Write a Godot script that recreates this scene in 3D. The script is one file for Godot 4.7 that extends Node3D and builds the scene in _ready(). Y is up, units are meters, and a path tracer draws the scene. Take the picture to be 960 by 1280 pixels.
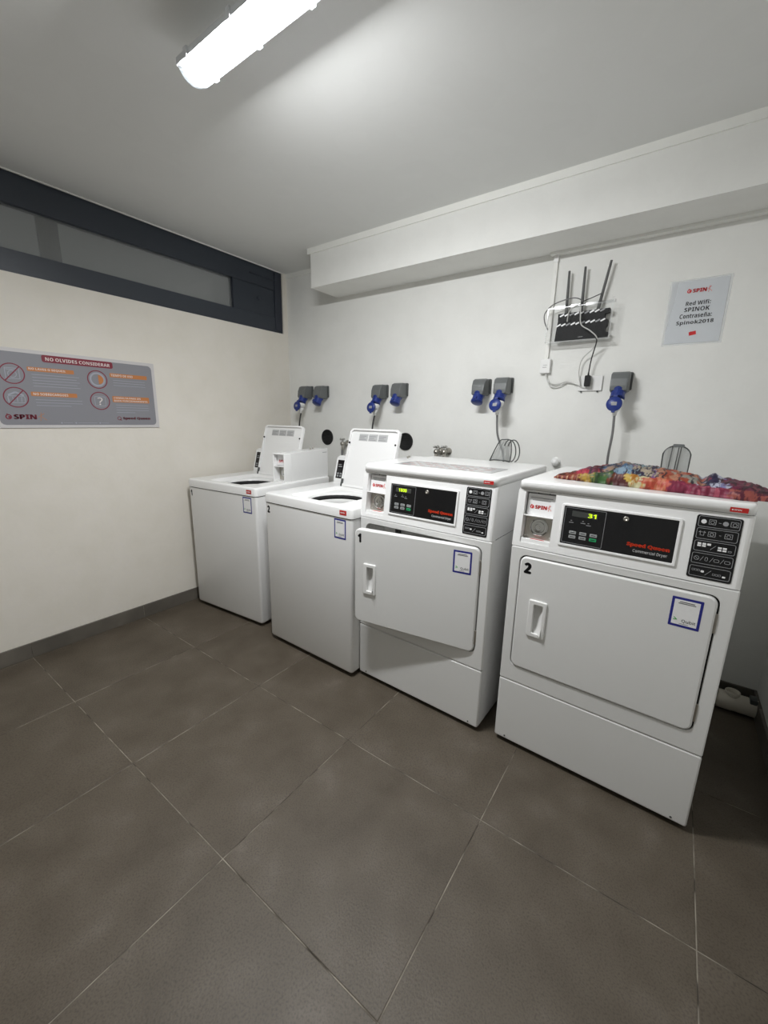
extends Node3D
# A small laundry room: two top-load washers and two stacked-control dryers along a white wall.

const ROOM_H := 2.468
const ROOM_W := 3.277
const ROOM_D := 4.6
const WASHER_W := 0.6735
const DRYER_W := 0.679

var M := {}
var counts := {}
var rng := RandomNumberGenerator.new()

# ------------------------------------------------------------------ helpers
func new_st() -> SurfaceTool:
	var st := SurfaceTool.new()
	st.begin(Mesh.PRIMITIVE_TRIANGLES)
	return st

func tri(st: SurfaceTool, a: Vector3, b: Vector3, c: Vector3) -> void:
	st.add_vertex(a); st.add_vertex(c); st.add_vertex(b)

func quad(st: SurfaceTool, a: Vector3, b: Vector3, c: Vector3, d: Vector3) -> void:
	tri(st, a, b, c); tri(st, a, c, d)

func rr(x0: float, y0: float, x1: float, y1: float, r: float, k := 3) -> Array:
	# rounded rectangle, counter-clockwise seen from +z, 4 * (k + 1) points
	var p := []
	r = maxf(r, 0.00005)
	var cs := [[x1 - r, y0 + r, -PI / 2], [x1 - r, y1 - r, 0.0], [x0 + r, y1 - r, PI / 2], [x0 + r, y0 + r, PI]]
	for c in cs:
		for i in k + 1:
			var a: float = c[2] + PI / 2 * i / k
			p.append(Vector2(c[0] + r * cos(a), c[1] + r * sin(a)))
	return p

func circle_like(cx: float, cy: float, r: float, k := 3) -> Array:
	var p := []
	for q in 4:
		for i in k + 1:
			var a := -PI / 2 + PI / 2 * q + PI / 2 * (i + 0.5) / (k + 1)
			p.append(Vector2(cx + r * cos(a), cy + r * sin(a)))
	return p

func lift(loop: Array, z: float) -> Array:
	var o := []
	for v in loop:
		o.append(Vector3(v.x, v.y, z))
	return o

func loft(st: SurfaceTool, loops: Array, xf := Transform3D.IDENTITY, smooth := -1, closed := true) -> void:
	st.set_smooth_group(smooth)
	for j in loops.size() - 1:
		var a: Array = loops[j]
		var b: Array = loops[j + 1]
		var n: int = a.size()
		for i in (n if closed else n - 1):
			var i2 := (i + 1) % n
			quad(st, xf * a[i], xf * a[i2], xf * b[i2], xf * b[i])

func cap(st: SurfaceTool, loop: Array, xf := Transform3D.IDENTITY, flip := false) -> void:
	st.set_smooth_group(-1)
	for i in range(1, loop.size() - 1):
		if flip:
			tri(st, xf * loop[0], xf * loop[i + 1], xf * loop[i])
		else:
			tri(st, xf * loop[0], xf * loop[i], xf * loop[i + 1])

func slab(st: SurfaceTool, x0: float, y0: float, x1: float, y1: float, z0: float, z1: float, r := 0.004, b := 0.002, xf := Transform3D.IDENTITY, k := 3) -> void:
	# a plate in the xy plane between z0 and z1 with rounded corners and rounded rims
	var L := []
	var h := b * 0.3
	r = maxf(r, b * 1.02)
	L.append(lift(rr(x0 + b, y0 + b, x1 - b, y1 - b, r - b, k), z0))
	L.append(lift(rr(x0 + h, y0 + h, x1 - h, y1 - h, r - h, k), z0 + h))
	L.append(lift(rr(x0, y0, x1, y1, r, k), z0 + b))
	L.append(lift(rr(x0, y0, x1, y1, r, k), z1 - b))
	L.append(lift(rr(x0 + h, y0 + h, x1 - h, y1 - h, r - h, k), z1 - h))
	L.append(lift(rr(x0 + b, y0 + b, x1 - b, y1 - b, r - b, k), z1))
	cap(st, L[0], xf, true)
	loft(st, L.slice(0, 3), xf, 1)
	loft(st, L.slice(2, 4), xf, 1)
	loft(st, L.slice(3, 6), xf, 1)
	cap(st, L[5], xf)

func holed(st: SurfaceTool, outer: Array, inner: Array, r: float, ri: float, z0: float, z1: float, b := 0.004, xf := Transform3D.IDENTITY, depth := -1.0, k := 3) -> void:
	# plate with a rounded-rectangular hole; outer / inner = [x0, y0, x1, y1]
	var o := outer
	var h := b * 0.3
	var zi := z0 if depth < 0.0 else z1 - depth
	var bi := b * 0.5
	r = maxf(r, b * 1.02)
	var L := [lift(rr(o[0], o[1], o[2], o[3], r, k), z0),
		lift(rr(o[0], o[1], o[2], o[3], r, k), z1 - b),
		lift(rr(o[0] + h, o[1] + h, o[2] - h, o[3] - h, r - h, k), z1 - h),
		lift(rr(o[0] + b, o[1] + b, o[2] - b, o[3] - b, r - b, k), z1),
		lift(rr(inner[0] - bi, inner[1] - bi, inner[2] + bi, inner[3] + bi, ri + bi, k), z1),
		lift(rr(inner[0], inner[1], inner[2], inner[3], ri, k), z1 - bi),
		lift(rr(inner[0], inner[1], inner[2], inner[3], ri, k), zi)]
	loft(st, L.slice(0, 4), xf, 1)
	loft(st, L.slice(3, 5), xf, -1)
	loft(st, L.slice(4, 7), xf, -1)
	if depth < 0.0:
		loft(st, [L[6], L[0]], xf, -1)
	else:
		cap(st, L[6], xf)
		cap(st, L[0], xf, true)

func box(st: SurfaceTool, x0: float, y0: float, z0: float, x1: float, y1: float, z1: float, xf := Transform3D.IDENTITY) -> void:
	var a := [Vector3(x0, y0, 0), Vector3(x1, y0, 0), Vector3(x1, y1, 0), Vector3(x0, y1, 0)]
	var lo := []
	var hi := []
	for v in a:
		lo.append(Vector3(v.x, v.y, z0)); hi.append(Vector3(v.x, v.y, z1))
	loft(st, [lo, hi], xf, -1)
	cap(st, lo, xf, true); cap(st, hi, xf)

func lathe(st: SurfaceTool, prof: Array, seg := 20, xf := Transform3D.IDENTITY, smooth := 1) -> void:
	# profile of Vector2(radius, z) turned round the z axis
	var L := []
	for p in prof:
		var ring := []
		for i in seg:
			var a := TAU * i / seg
			ring.append(Vector3(p.x * cos(a), p.x * sin(a), p.y))
		L.append(ring)
	for j in L.size() - 1:
		loft(st, [L[j], L[j + 1]], xf, smooth)

func between(a: Vector3, b: Vector3) -> Transform3D:
	# a frame at a whose z axis points to b
	var z := (b - a).normalized()
	var up := Vector3.UP if absf(z.y) < 0.95 else Vector3.RIGHT
	var x := up.cross(z).normalized()
	return Transform3D(Basis(x, z.cross(x), z), a)

func rod(st: SurfaceTool, a: Vector3, b: Vector3, ra: float, rb := -1.0, seg := 12) -> void:
	if rb < 0.0: rb = ra
	var l := (b - a).length()
	var e := minf(minf(ra, rb) * 0.15, l * 0.2)
	lathe(st, [Vector2(0.00005, 0), Vector2(ra - e, 0), Vector2(ra, e), Vector2(rb, l - e), Vector2(rb - e, l), Vector2(0.00005, l)], seg, between(a, b), -1 if seg < 8 else 1)

func tube(st: SurfaceTool, pts: Array, r: float, seg := 8, sub := 6) -> void:
	# a round cable along a smooth curve through the points
	var c := []
	var n := pts.size()
	for i in n - 1:
		var p0: Vector3 = pts[maxi(i - 1, 0)]
		var p1: Vector3 = pts[i]
		var p2: Vector3 = pts[i + 1]
		var p3: Vector3 = pts[mini(i + 2, n - 1)]
		for j in sub:
			c.append(p1.cubic_interpolate(p2, p0, p3, float(j) / sub))
	c.append(pts[n - 1])
	var L := []
	var x := Vector3.ZERO
	for i in c.size():
		var t: Vector3 = (c[mini(i + 1, c.size() - 1)] - c[maxi(i - 1, 0)]).normalized()
		if i == 0:
			x = t.cross(Vector3(0.31, 0.2, 0.93)).normalized()
		else:
			x = (x - t * x.dot(t)).normalized()
		var y := t.cross(x)
		var ring := []
		for k in seg:
			ring.append(c[i] + (x * cos(TAU * k / seg) + y * sin(TAU * k / seg)) * r)
		L.append(ring)
	loft(st, L, Transform3D.IDENTITY, 1)
	cap(st, L[0], Transform3D.IDENTITY, true); cap(st, L[-1])

func prism(st: SurfaceTool, prof: Array, x0: float, x1: float, b := 0.003) -> void:
	# side profile of Vector2(z, y) stretched along x, with chamfered ends; profile counter-clockwise seen from +x with z to the left
	var c := Vector2.ZERO
	for p in prof: c += p
	c /= prof.size()
	var L := []
	for e in [[x0, b], [x0 + b, 0.0], [x1 - b, 0.0], [x1, b]]:
		var ring := []
		for p in prof:
			var d: Vector2 = (c - p).normalized() * e[1]
			ring.append(Vector3(e[0], p.y + d.y, p.x + d.x))
		L.append(ring)
	loft(st, L); cap(st, L[0], Transform3D.IDENTITY, true); cap(st, L[3])

func numbered(called: String) -> String:
	counts[called] = counts.get(called, -1) + 1
	return called if counts[called] == 0 else "%s_%03d" % [called, counts[called]]

func stuff(o: Node3D) -> void:
	o.set_meta("kind", "stuff")

func mesh_of(st: SurfaceTool) -> ArrayMesh:
	st.generate_normals()
	return st.commit()

func part(parent: Node3D, called: String, st: SurfaceTool, m: Material, label := "") -> MeshInstance3D:
	var o := MeshInstance3D.new()
	o.mesh = mesh_of(st)
	o.material_override = m
	o.name = called
	parent.add_child(o, true)
	if label: o.set_meta("label", label)
	return o

func thing(called: String, label: String, category: String, at := Vector3.ZERO, turn := 0.0, group := "") -> Node3D:
	var o := Node3D.new()
	o.name = numbered(called)
	add_child(o)
	o.position = at
	o.rotation.y = turn
	o.set_meta("label", label); o.set_meta("category", category)
	if group: o.set_meta("group", group)
	return o

func structure(called: String, label := "") -> Node3D:
	var o := Node3D.new()
	o.name = called
	add_child(o)
	o.set_meta("kind", "structure")
	if label: o.set_meta("label", label)
	return o

func struct_mesh(called: String, st: SurfaceTool, m: Material, label: String) -> MeshInstance3D:
	var o := part(self, called, st, m, label)
	o.set_meta("kind", "structure")
	return o

func text(parent: Node3D, said: String, x: float, y: float, w: float, h: float, z: float, m: Material, called := "lettering", bold := true, heavy := 0.0) -> MeshInstance3D:
	# lettering fitted into the box that starts at x, y (lower left) and is w wide and h tall
	var t := TextMesh.new()
	var f := SystemFont.new()
	f.font_names = PackedStringArray(["Droid Sans"])
	f.font_weight = 700 if bold else 400
	t.font = f
	t.text = said
	t.font_size = 48
	t.pixel_size = 0.01
	t.depth = 0.02
	t.curve_step = 2.0
	var o := MeshInstance3D.new()
	o.mesh = t
	if heavy > 0.0:
		var st := new_st()
		for e in [Vector2(-1, 0), Vector2(1, 0), Vector2(0, -0.6), Vector2(0, 0.6)]:
			st.append_from(t, 0, Transform3D(Basis.IDENTITY, Vector3(e.x * heavy * 0.03, e.y * heavy * 0.03, 0)))
		o.mesh = st.commit()
	o.material_override = m
	o.name = called
	parent.add_child(o, true)
	var a := o.mesh.get_aabb()
	var sx := w / a.size.x
	var sy := h / a.size.y
	o.scale = Vector3(sx, sy, 0.02)
	o.position = Vector3(x - a.position.x * sx, y - a.position.y * sy, z)
	return o

func flat(st: SurfaceTool, x0: float, y0: float, x1: float, y1: float, z: float, r := 0.0) -> void:
	# a printed patch, a fraction of a millimetre thick
	var lo := lift(rr(x0, y0, x1, y1, r, 3), z)
	var hi := lift(rr(x0, y0, x1, y1, r, 3), z + 0.0004)
	loft(st, [lo, hi]); cap(st, hi)

func outline(st: SurfaceTool, x0: float, y0: float, x1: float, y1: float, z: float, r: float, t: float) -> void:
	var a := rr(x0, y0, x1, y1, r)
	var b := rr(x0 + t, y0 + t, x1 - t, y1 - t, maxf(r - t, 0.0))
	loft(st, [lift(a, z), lift(a, z + 0.0004), lift(b, z + 0.0004), lift(b, z)])

func ring(st: SurfaceTool, cx: float, cy: float, r: float, t: float, z: float) -> void:
	lathe(st, [Vector2(r, z), Vector2(r, z + 0.0004), Vector2(r - t, z + 0.0004), Vector2(r - t, z)], 32, Transform3D(Basis.IDENTITY, Vector3(cx, cy, 0)), -1)

func disc(st: SurfaceTool, cx: float, cy: float, r: float, z: float, seg := 16) -> void:
	lathe(st, [Vector2(r, z), Vector2(r, z + 0.0004), Vector2(0.00002, z + 0.0004)], seg, Transform3D(Basis.IDENTITY, Vector3(cx, cy, 0)), -1)

func stroke(st: SurfaceTool, a: Vector2, b: Vector2, w: float, z: float) -> void:
	var d := (b - a).normalized().orthogonal() * w / 2
	var p := [a + d, a - d, b - d, b + d]
	var lo := lift(p, z)
	var hi := lift(p, z + 0.0004)
	loft(st, [lo, hi]); cap(st, hi)

# ------------------------------------------------------------------ materials
func noise_tex(seed_: int, freq: float, ramp: Array, size := 1024, oct := 4, kind := FastNoiseLite.TYPE_SIMPLEX_SMOOTH) -> NoiseTexture2D:
	var n := FastNoiseLite.new()
	n.seed = seed_; n.frequency = freq; n.fractal_octaves = oct; n.noise_type = kind
	var t := NoiseTexture2D.new()
	t.width = size; t.height = size; t.seamless = true; t.noise = n
	var g := Gradient.new()
	var offs := PackedFloat32Array()
	var cols := PackedColorArray()
	for e in ramp:
		offs.append(e[0]); cols.append(e[1])
	g.offsets = offs; g.colors = cols
	t.color_ramp = g
	return t

func bump_tex(seed_: int, freq: float, size := 512, oct := 3) -> NoiseTexture2D:
	return noise_tex(seed_, freq, [[0.0, Color.BLACK], [1.0, Color.WHITE]], size, oct)

func mat(c: Color, rough := 0.5, metal := 0.0) -> StandardMaterial3D:
	var m := StandardMaterial3D.new()
	m.albedo_color = c; m.roughness = rough; m.metallic = metal
	return m

func rgb8(r: int, g: int, b: int) -> Color:
	return Color8(r, g, b)

func tri_mat(tex: Texture2D, scale: float, rough: float, bump: Texture2D = null, depth := 0.0) -> StandardMaterial3D:
	var m := StandardMaterial3D.new()
	m.albedo_texture = tex
	m.roughness = rough
	m.uv1_triplanar = true; m.uv1_world_triplanar = true
	m.uv1_scale = Vector3.ONE * scale
	if bump:
		m.heightmap_enabled = true; m.heightmap_texture = bump; m.heightmap_scale = depth
	return m

func make_materials() -> void:
	var wall_ramp := [[0.0, rgb8(229, 229, 225)], [0.5, rgb8(232, 232, 228)], [1.0, rgb8(234, 234, 230)]]
	M.wall = tri_mat(noise_tex(3, 0.006, wall_ramp, 1024, 5), 0.7, 0.85, bump_tex(4, 0.06), 0.03)
	var left_ramp := [[0.0, rgb8(227, 222, 211)], [0.5, rgb8(230, 225, 215)], [1.0, rgb8(232, 227, 218)]]
	M.wall_left = tri_mat(noise_tex(5, 0.006, left_ramp, 1024, 5), 0.7, 0.85, bump_tex(4, 0.06), 0.03)
	var ceil_ramp := [[0.0, rgb8(228, 229, 227)], [1.0, rgb8(232, 233, 231)]]
	M.ceiling = tri_mat(noise_tex(6, 0.005, ceil_ramp, 512, 4), 0.5, 0.9, bump_tex(7, 0.05), 0.03)
	M.trim = mat(rgb8(236, 236, 231), 0.6)
	var tile_ramp := [[0.0, rgb8(79, 70, 58)], [0.35, rgb8(87, 78, 66)], [0.6, rgb8(91, 82, 70)], [0.85, rgb8(97, 88, 77)], [1.0, rgb8(106, 97, 87)]]
	var grain := noise_tex(12, 0.18, [[0.0, Color(0.72, 0.72, 0.72)], [0.5, Color(0.98, 0.98, 0.98)], [1.0, Color(1, 1, 1)]], 1024, 4)
	M.tiles = []
	for i in 3:
		var m := tri_mat(noise_tex(20 + i, 0.005, tile_ramp, 1024, 5), 0.62 + 0.11 * i, 0.55, bump_tex(31, 0.12, 1024, 4), 0.05)
		m.uv1_offset = Vector3(0.37 * i, 0.21 * i, 0.53 * i)
		m.detail_enabled = true
		m.detail_blend_mode = BaseMaterial3D.BLEND_MODE_MUL
		m.detail_albedo = grain
		m.detail_uv_layer = BaseMaterial3D.DETAIL_UV_1
		M.tiles.append(m)
	M.grout = tri_mat(noise_tex(40, 0.011, [[0.0, rgb8(48, 44, 38)], [0.30, rgb8(66, 61, 54)], [0.46, rgb8(118, 112, 102)], [0.7, rgb8(150, 143, 131)], [1.0, rgb8(168, 161, 148)]], 1024, 3), 0.7, 0.9)
	M.baseboard = tri_mat(noise_tex(22, 0.007, [[0.0, rgb8(88, 84, 77)], [0.6, rgb8(103, 98, 90)], [1.0, rgb8(118, 112, 103)]], 512, 6), 0.9, 0.5)
	M.enamel = mat(rgb8(239, 239, 238), 0.22)
	M.enamel_dull = mat(rgb8(224, 224, 222), 0.36)
	M.plastic_white = mat(rgb8(232, 232, 230), 0.4)
	M.steel = mat(rgb8(186, 182, 174), 0.3, 0.9)
	M.chrome = mat(rgb8(205, 205, 203), 0.15, 1.0)
	M.black = mat(rgb8(18, 18, 20), 0.3)
	M.black_matte = mat(rgb8(22, 22, 23), 0.7)
	M.panel_black = mat(rgb8(13, 13, 16), 0.14)
	M.rubber = mat(rgb8(30, 30, 31), 0.8)
	M.gap = mat(rgb8(26, 26, 26), 0.9)
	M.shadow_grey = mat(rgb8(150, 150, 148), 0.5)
	M.navy = mat(rgb8(50, 56, 65), 0.45)
	M.navy_dark = mat(rgb8(44, 49, 60), 0.5)
	M.pane = mat(Color(rgb8(150, 153, 152), 0.40), 0.10)
	M.pane.transparency = BaseMaterial3D.TRANSPARENCY_ALPHA
	M.beyond = mat(rgb8(205, 205, 202), 0.9)
	M.grey_plastic = mat(rgb8(101, 104, 104), 0.45)
	M.grey_dark = mat(rgb8(74, 77, 76), 0.5)
	M.blue_plastic = mat(rgb8(30, 50, 122), 0.35)
	M.sticker_white = mat(rgb8(238, 238, 238), 0.35)
	M.sticker_blue = mat(rgb8(38, 42, 132), 0.4)
	M.sticker_red = mat(rgb8(190, 34, 30), 0.4)
	M.print_black = mat(rgb8(20, 20, 22), 0.5)
	M.print_grey = mat(rgb8(150, 151, 153), 0.5)
	M.print_panel = mat(rgb8(186, 187, 187), 0.5)
	M.print_red = mat(rgb8(208, 40, 42), 0.5)
	M.print_orange = mat(rgb8(226, 62, 26), 0.5)
	M.print_pale = mat(rgb8(205, 205, 205), 0.5)
	M.print_green = mat(rgb8(60, 170, 70), 0.5)
	M.key_grey = mat(rgb8(150, 152, 152), 0.5)
	M.key_green = mat(rgb8(30, 150, 92), 0.5)
	M.display_off = mat(rgb8(62, 64, 62), 0.3)
	M.led = mat(rgb8(200, 235, 30), 0.5)
	M.led.emission_enabled = true; M.led.emission = rgb8(205, 245, 20); M.led.emission_energy_multiplier = 0.8
	M.cable_grey = mat(rgb8(112, 112, 112), 0.5)
	M.cable_black = mat(rgb8(30, 30, 31), 0.5)
	M.cable_pale = mat(rgb8(196, 196, 192), 0.5)
	M.cable_white = mat(rgb8(220, 220, 216), 0.5)
	M.acrylic = mat(Color(0.93, 0.95, 0.95, 0.006), 0.05)
	M.acrylic.transparency = BaseMaterial3D.TRANSPARENCY_ALPHA
	M.acrylic.metallic_specular = 0.3
	M.router_black = mat(rgb8(17, 17, 19), 0.55)
	M.router_black.metallic_specular = 0.3
	M.acrylic_edge = mat(Color(0.9, 0.91, 0.91, 0.16), 0.15)
	M.acrylic_edge.transparency = BaseMaterial3D.TRANSPARENCY_ALPHA
	M.antenna = mat(rgb8(92, 93, 92), 0.5)
	M.paper = mat(rgb8(206, 210, 214), 0.3)
	M.film = mat(Color(0.95, 0.96, 0.97, 0.4), 0.06)
	M.film.transparency = BaseMaterial3D.TRANSPARENCY_ALPHA
	M.screen_mesh = mat(Color(rgb8(128, 131, 129), 0.6), 0.5)
	M.screen_mesh.transparency = BaseMaterial3D.TRANSPARENCY_ALPHA
	M.wire = mat(rgb8(72, 74, 73), 0.4, 0.3)
	M.board = mat(rgb8(206, 203, 203), 0.4)
	M.sign_grey = mat(rgb8(137, 137, 143), 0.4)
	M.sign_maroon = mat(rgb8(128, 34, 54), 0.4)
	M.sign_orange = mat(rgb8(193, 124, 70), 0.4)
	M.sign_text = mat(rgb8(222, 213, 210), 0.5)
	M.sign_line = mat(rgb8(163, 166, 178), 0.5)
	M.pvc = mat(rgb8(214, 208, 194), 0.4)
	M.housing = mat(rgb8(226, 229, 232), 0.35)
	M.cover = mat(Color(0.93, 0.96, 1.0, 0.006), 0.12)
	M.cover.transparency = BaseMaterial3D.TRANSPARENCY_ALPHA
	M.cover_end = mat(Color(0.9, 0.94, 0.97, 0.04), 0.25)
	M.cover_end.transparency = BaseMaterial3D.TRANSPARENCY_ALPHA
	M.lamp_glow = mat(rgb8(255, 255, 255), 0.5)
	M.lamp_glow.emission_enabled = true
	M.lamp_glow.emission = Color(0.95, 0.98, 1.0)
	M.lamp_glow.emission_energy_multiplier = 3.0
	M.cloth = mat(Color.WHITE, 0.55)
	M.cloth.vertex_color_use_as_albedo = true

# ------------------------------------------------------------------ scene
func _ready() -> void:
	rng.seed = 7
	make_materials()
	camera_and_light()
	room()
	window()
	ceiling_light()
	washers()
	dryers()
	wall_fittings()
	signs()
	small_things()

func camera_and_light() -> void:
	var cam := Camera3D.new()
	cam.name = "camera"
	cam.position = Vector3(2.784, 1.3465, 2.4934)
	cam.rotation = Vector3(-0.2258, 0.6159, 0.0200)
	cam.fov = rad_to_deg(2.0 * atan(640.0 / 508.0))
	cam.near = 0.02
	cam.current = true
	add_child(cam)
	var e := Environment.new()
	e.background_mode = Environment.BG_COLOR
	e.background_color = Color(0.46, 0.47, 0.48)
	e.tonemap_mode = Environment.TONE_MAPPER_LINEAR
	e.tonemap_exposure = 1.0
	e.sdfgi_enabled = true; e.ssao_enabled = true; e.ssil_enabled = true
	var w := WorldEnvironment.new()
	w.name = "surroundings"
	w.environment = e
	add_child(w)

func area(parent: Node3D, called: String, at: Vector3, tilt: float, size: Vector2, energy: float) -> void:
	var l := AreaLight3D.new()
	l.name = called
	l.area_size = size
	l.area_normalize_energy = true
	l.light_color = Color(0.99, 0.995, 1.0)
	l.light_energy = energy
	l.area_range = 8.0
	l.area_attenuation = 2.0
	l.shadow_enabled = true
	parent.add_child(l)
	l.position = at
	l.rotation.x = tilt

func ceiling_light() -> void:
	var x0 := 1.385
	var x1 := 2.02
	var drop := 0.05
	var c := Vector3((x0 + x1) / 2, 0, 1.602)
	var t := thing("ceiling_light", "long white batten light with clear ribbed cover on the ceiling", "light", Vector3(c.x, ROOM_H - drop, c.z))
	var hl := (x1 - x0) / 2
	var st := new_st()
	# opaque back tray: profile (z, y), y down from the ceiling
	prism(st, [Vector2(-0.040, -0.018), Vector2(0.040, -0.018), Vector2(0.050, -0.026), Vector2(0.050, -0.0442), Vector2(0.047, -0.0442), Vector2(0.046, -0.038), Vector2(-0.046, -0.038), Vector2(-0.047, -0.0442), Vector2(-0.050, -0.0442), Vector2(-0.050, -0.026)], -hl, hl)
	part(t, "back_tray", st, M.housing)
	for sx in [0.03, 0.26]:
		st = new_st()
		box(st, sx - 0.02, -0.018, -0.02, sx + 0.02, 0.0, 0.02)
		rod(st, Vector3(sx, 0.0, 0), Vector3(sx, drop, 0), 0.004)
		part(t, "bracket", st, M.steel)
	# glowing strip
	st = new_st()
	prism(st, [Vector2(-0.016, -0.040), Vector2(0.016, -0.040), Vector2(0.016, -0.058), Vector2(0.012, -0.062), Vector2(-0.012, -0.062), Vector2(-0.016, -0.058)], -hl + 0.03, hl - 0.03)
	part(t, "led_strip", st, M.lamp_glow, "glowing white strip")
	# clear ribbed cover
	st = new_st()
	var prof := []
	for i in 33:
		var a := PI * i / 32
		var rib := 0.0007 * (1.0 if i % 2 else -1.0)
		prof.append(Vector2((0.0455 + rib) * cos(a), -0.038 - (0.036 + rib) * pow(sin(a), 0.8)))
	var L := []
	for x in [-hl + 0.02, hl - 0.02]:
		var r := []
		for p in prof: r.append(Vector3(x, p.y, p.x))
		L.append(r)
	loft(st, L, Transform3D.IDENTITY, -1, false)
	part(t, "cover", st, M.cover)
	for s in [-1.0, 1.0]:
		st = new_st()
		L = []
		for e in [[hl - 0.025, 1.0], [hl - 0.004, 0.98], [hl + 0.004, 0.8]]:
			var r := []
			for i in 24:
				var a := TAU * i / 24
				var y: float = -0.036 - 0.036 * e[1] * sin(a) if sin(a) > 0.0 else -0.036 - 0.016 * e[1] * sin(a)
				r.append(Vector3(s * e[0], y, s * 0.0455 * e[1] * cos(a)))
			L.append(r)
		loft(st, L, Transform3D.IDENTITY, 1)
		cap(st, L[-1], Transform3D.IDENTITY)
		part(t, "end_cap", st, M.cover_end)
	for sx in [-0.26, -0.05, 0.16]:
		for sz in [-1.0, 1.0]:
			st = new_st()
			box(st, sx - 0.008, -0.050, minf(sz * 0.049, sz * 0.054), sx + 0.008, -0.022, maxf(sz * 0.049, sz * 0.054))
			part(t, "clip", st, M.housing)
	area(t, "strip_light_down", Vector3(0, -0.0635, 0), -PI / 2, Vector2(0.57, 0.024), 2.6)
	area(t, "strip_light_side", Vector3(0, -0.054, 0.0225), deg_to_rad(-142), Vector2(0.57, 0.014), 1.1)
	area(t, "strip_light_side", Vector3(0, -0.054, -0.0225), deg_to_rad(-38), Vector2(0.57, 0.014), 1.1)

func room() -> void:
	var st := new_st()
	# floor: a bed of grout with single tiles on it
	var f := structure("floor", "dark grey brown stone tiles with thin pale joints")
	box(st, 0, -0.12, 0, ROOM_W, -0.0015, ROOM_D)
	part(f, "grout_bed", st, M.grout)
	var gap := 0.0014
	var xs := [0.0, 0.019, 0.619, 1.219, 1.819, 2.419, 3.019, ROOM_W]
	var zs := [0.0, 0.1623, 0.7623, 1.3623, 1.9623, 2.5623, 3.1623, 3.7623, 4.3623, ROOM_D]
	var shared := {}
	var n := 0
	for i in xs.size() - 1:
		for j in zs.size() - 1:
			var w: float = xs[i + 1] - xs[i] - gap * 2
			var d: float = zs[j + 1] - zs[j] - gap * 2
			var key := "%.3f %.3f" % [w, d]
			if not shared.has(key):
				st = new_st()
				var b := 0.0012
				var xf := Transform3D(Basis(Vector3.RIGHT, -PI / 2), Vector3.ZERO)
				var lo := lift([Vector2(-w / 2, -d / 2), Vector2(w / 2, -d / 2), Vector2(w / 2, d / 2), Vector2(-w / 2, d / 2)], -0.01)
				var mid := lift([Vector2(-w / 2, -d / 2), Vector2(w / 2, -d / 2), Vector2(w / 2, d / 2), Vector2(-w / 2, d / 2)], -b * 0.6)
				var hi := lift([Vector2(-w / 2 + b, -d / 2 + b), Vector2(w / 2 - b, -d / 2 + b), Vector2(w / 2 - b, d / 2 - b), Vector2(-w / 2 + b, d / 2 - b)], 0.0)
				loft(st, [lo, mid, hi], xf)
				cap(st, hi, xf)
				shared[key] = mesh_of(st)
			var o := MeshInstance3D.new()
			o.mesh = shared[key]
			o.material_override = M.tiles[(i * 2 + j * 5 + (i * j) % 2) % 3]
			o.name = "tile"
			f.add_child(o, true)
			o.position = Vector3((xs[i] + xs[i + 1]) / 2, 0.0004 * sin(n * 2.3) - 0.0004, (zs[j] + zs[j + 1]) / 2)
			n += 1
	st = new_st()
	box(st, -0.12, ROOM_H, -0.12, ROOM_W + 0.12, ROOM_H + 0.12, ROOM_D + 0.12)
	struct_mesh("ceiling", st, M.ceiling, "plain off-white painted ceiling")
	st = new_st()
	box(st, -0.12, -0.12, -0.12, ROOM_W + 0.12, ROOM_H, 0.0)
	struct_mesh("wall_back", st, M.wall, "white painted wall behind the machines")
	st = new_st()
	box(st, -0.12, -0.12, 0.0, 0.0, 2.0113, ROOM_D)
	box(st, -0.12, 2.0113, 0.0, 0.0, ROOM_H, 0.046)
	struct_mesh("wall_left", st, M.wall_left, "cream painted wall below the high window")
	st = new_st()
	box(st, ROOM_W, -0.12, 0.0, ROOM_W + 0.12, ROOM_H, ROOM_D)
	struct_mesh("wall_right", st, M.wall, "white painted wall at the right")
	st = new_st()
	box(st, -0.12, -0.12, ROOM_D, ROOM_W + 0.12, ROOM_H, ROOM_D + 0.12)
	struct_mesh("wall_front", st, M.wall, "white painted wall opposite the machines")
	# boxed beam along the back wall, its top strip and the gap strip under it
	st = new_st()
	box(st, 0.5528, 2.2207, 0.0, ROOM_W, ROOM_H, 0.2722)
	struct_mesh("trim_1", st, M.wall, "white boxed beam along the top of the back wall")
	st = new_st()
	box(st, 0.528, ROOM_H - 0.0355, 0.0, ROOM_W, ROOM_H, 0.2802)
	box(st, 0.0, ROOM_H - 0.033, 0.0, 0.528, ROOM_H, 0.008)
	struct_mesh("trim_2", st, M.trim, "narrow white ceiling strip on the boxed beam")
	st = new_st()
	box(st, 2.09, 2.208, 0.0, ROOM_W, 2.2207, 0.034)
	struct_mesh("trim_3", st, M.trim, "thin white strip where the beam meets the wall")
	st = new_st()
	box(st, 0.0, ROOM_H - 0.006, 0.046, 0.004, ROOM_H, ROOM_D)
	struct_mesh("trim_4", st, M.trim, "thin white bead between ceiling and window frame")
	# baseboards from cut tiles
	var bl := structure("baseboard_left", "dark grey tile skirting along the cream wall")
	for j in zs.size() - 1:
		st = new_st()
		slab(st, -zs[j + 1] + 0.001, 0.0, -zs[j] - 0.001, 0.086, 0.0, 0.012, 0.002, 0.0015, Transform3D(Basis(Vector3.UP, PI / 2), Vector3.ZERO), 1)
		part(bl, "tile", st, M.baseboard)
	st = new_st()
	box(st, 0.0, 0.0, 0.0, 0.0095, 0.085, ROOM_D)
	part(bl, "joint_filler", st, M.grout)
	var bb := structure("baseboard_back", "dark grey tile skirting behind the machines")
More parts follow.
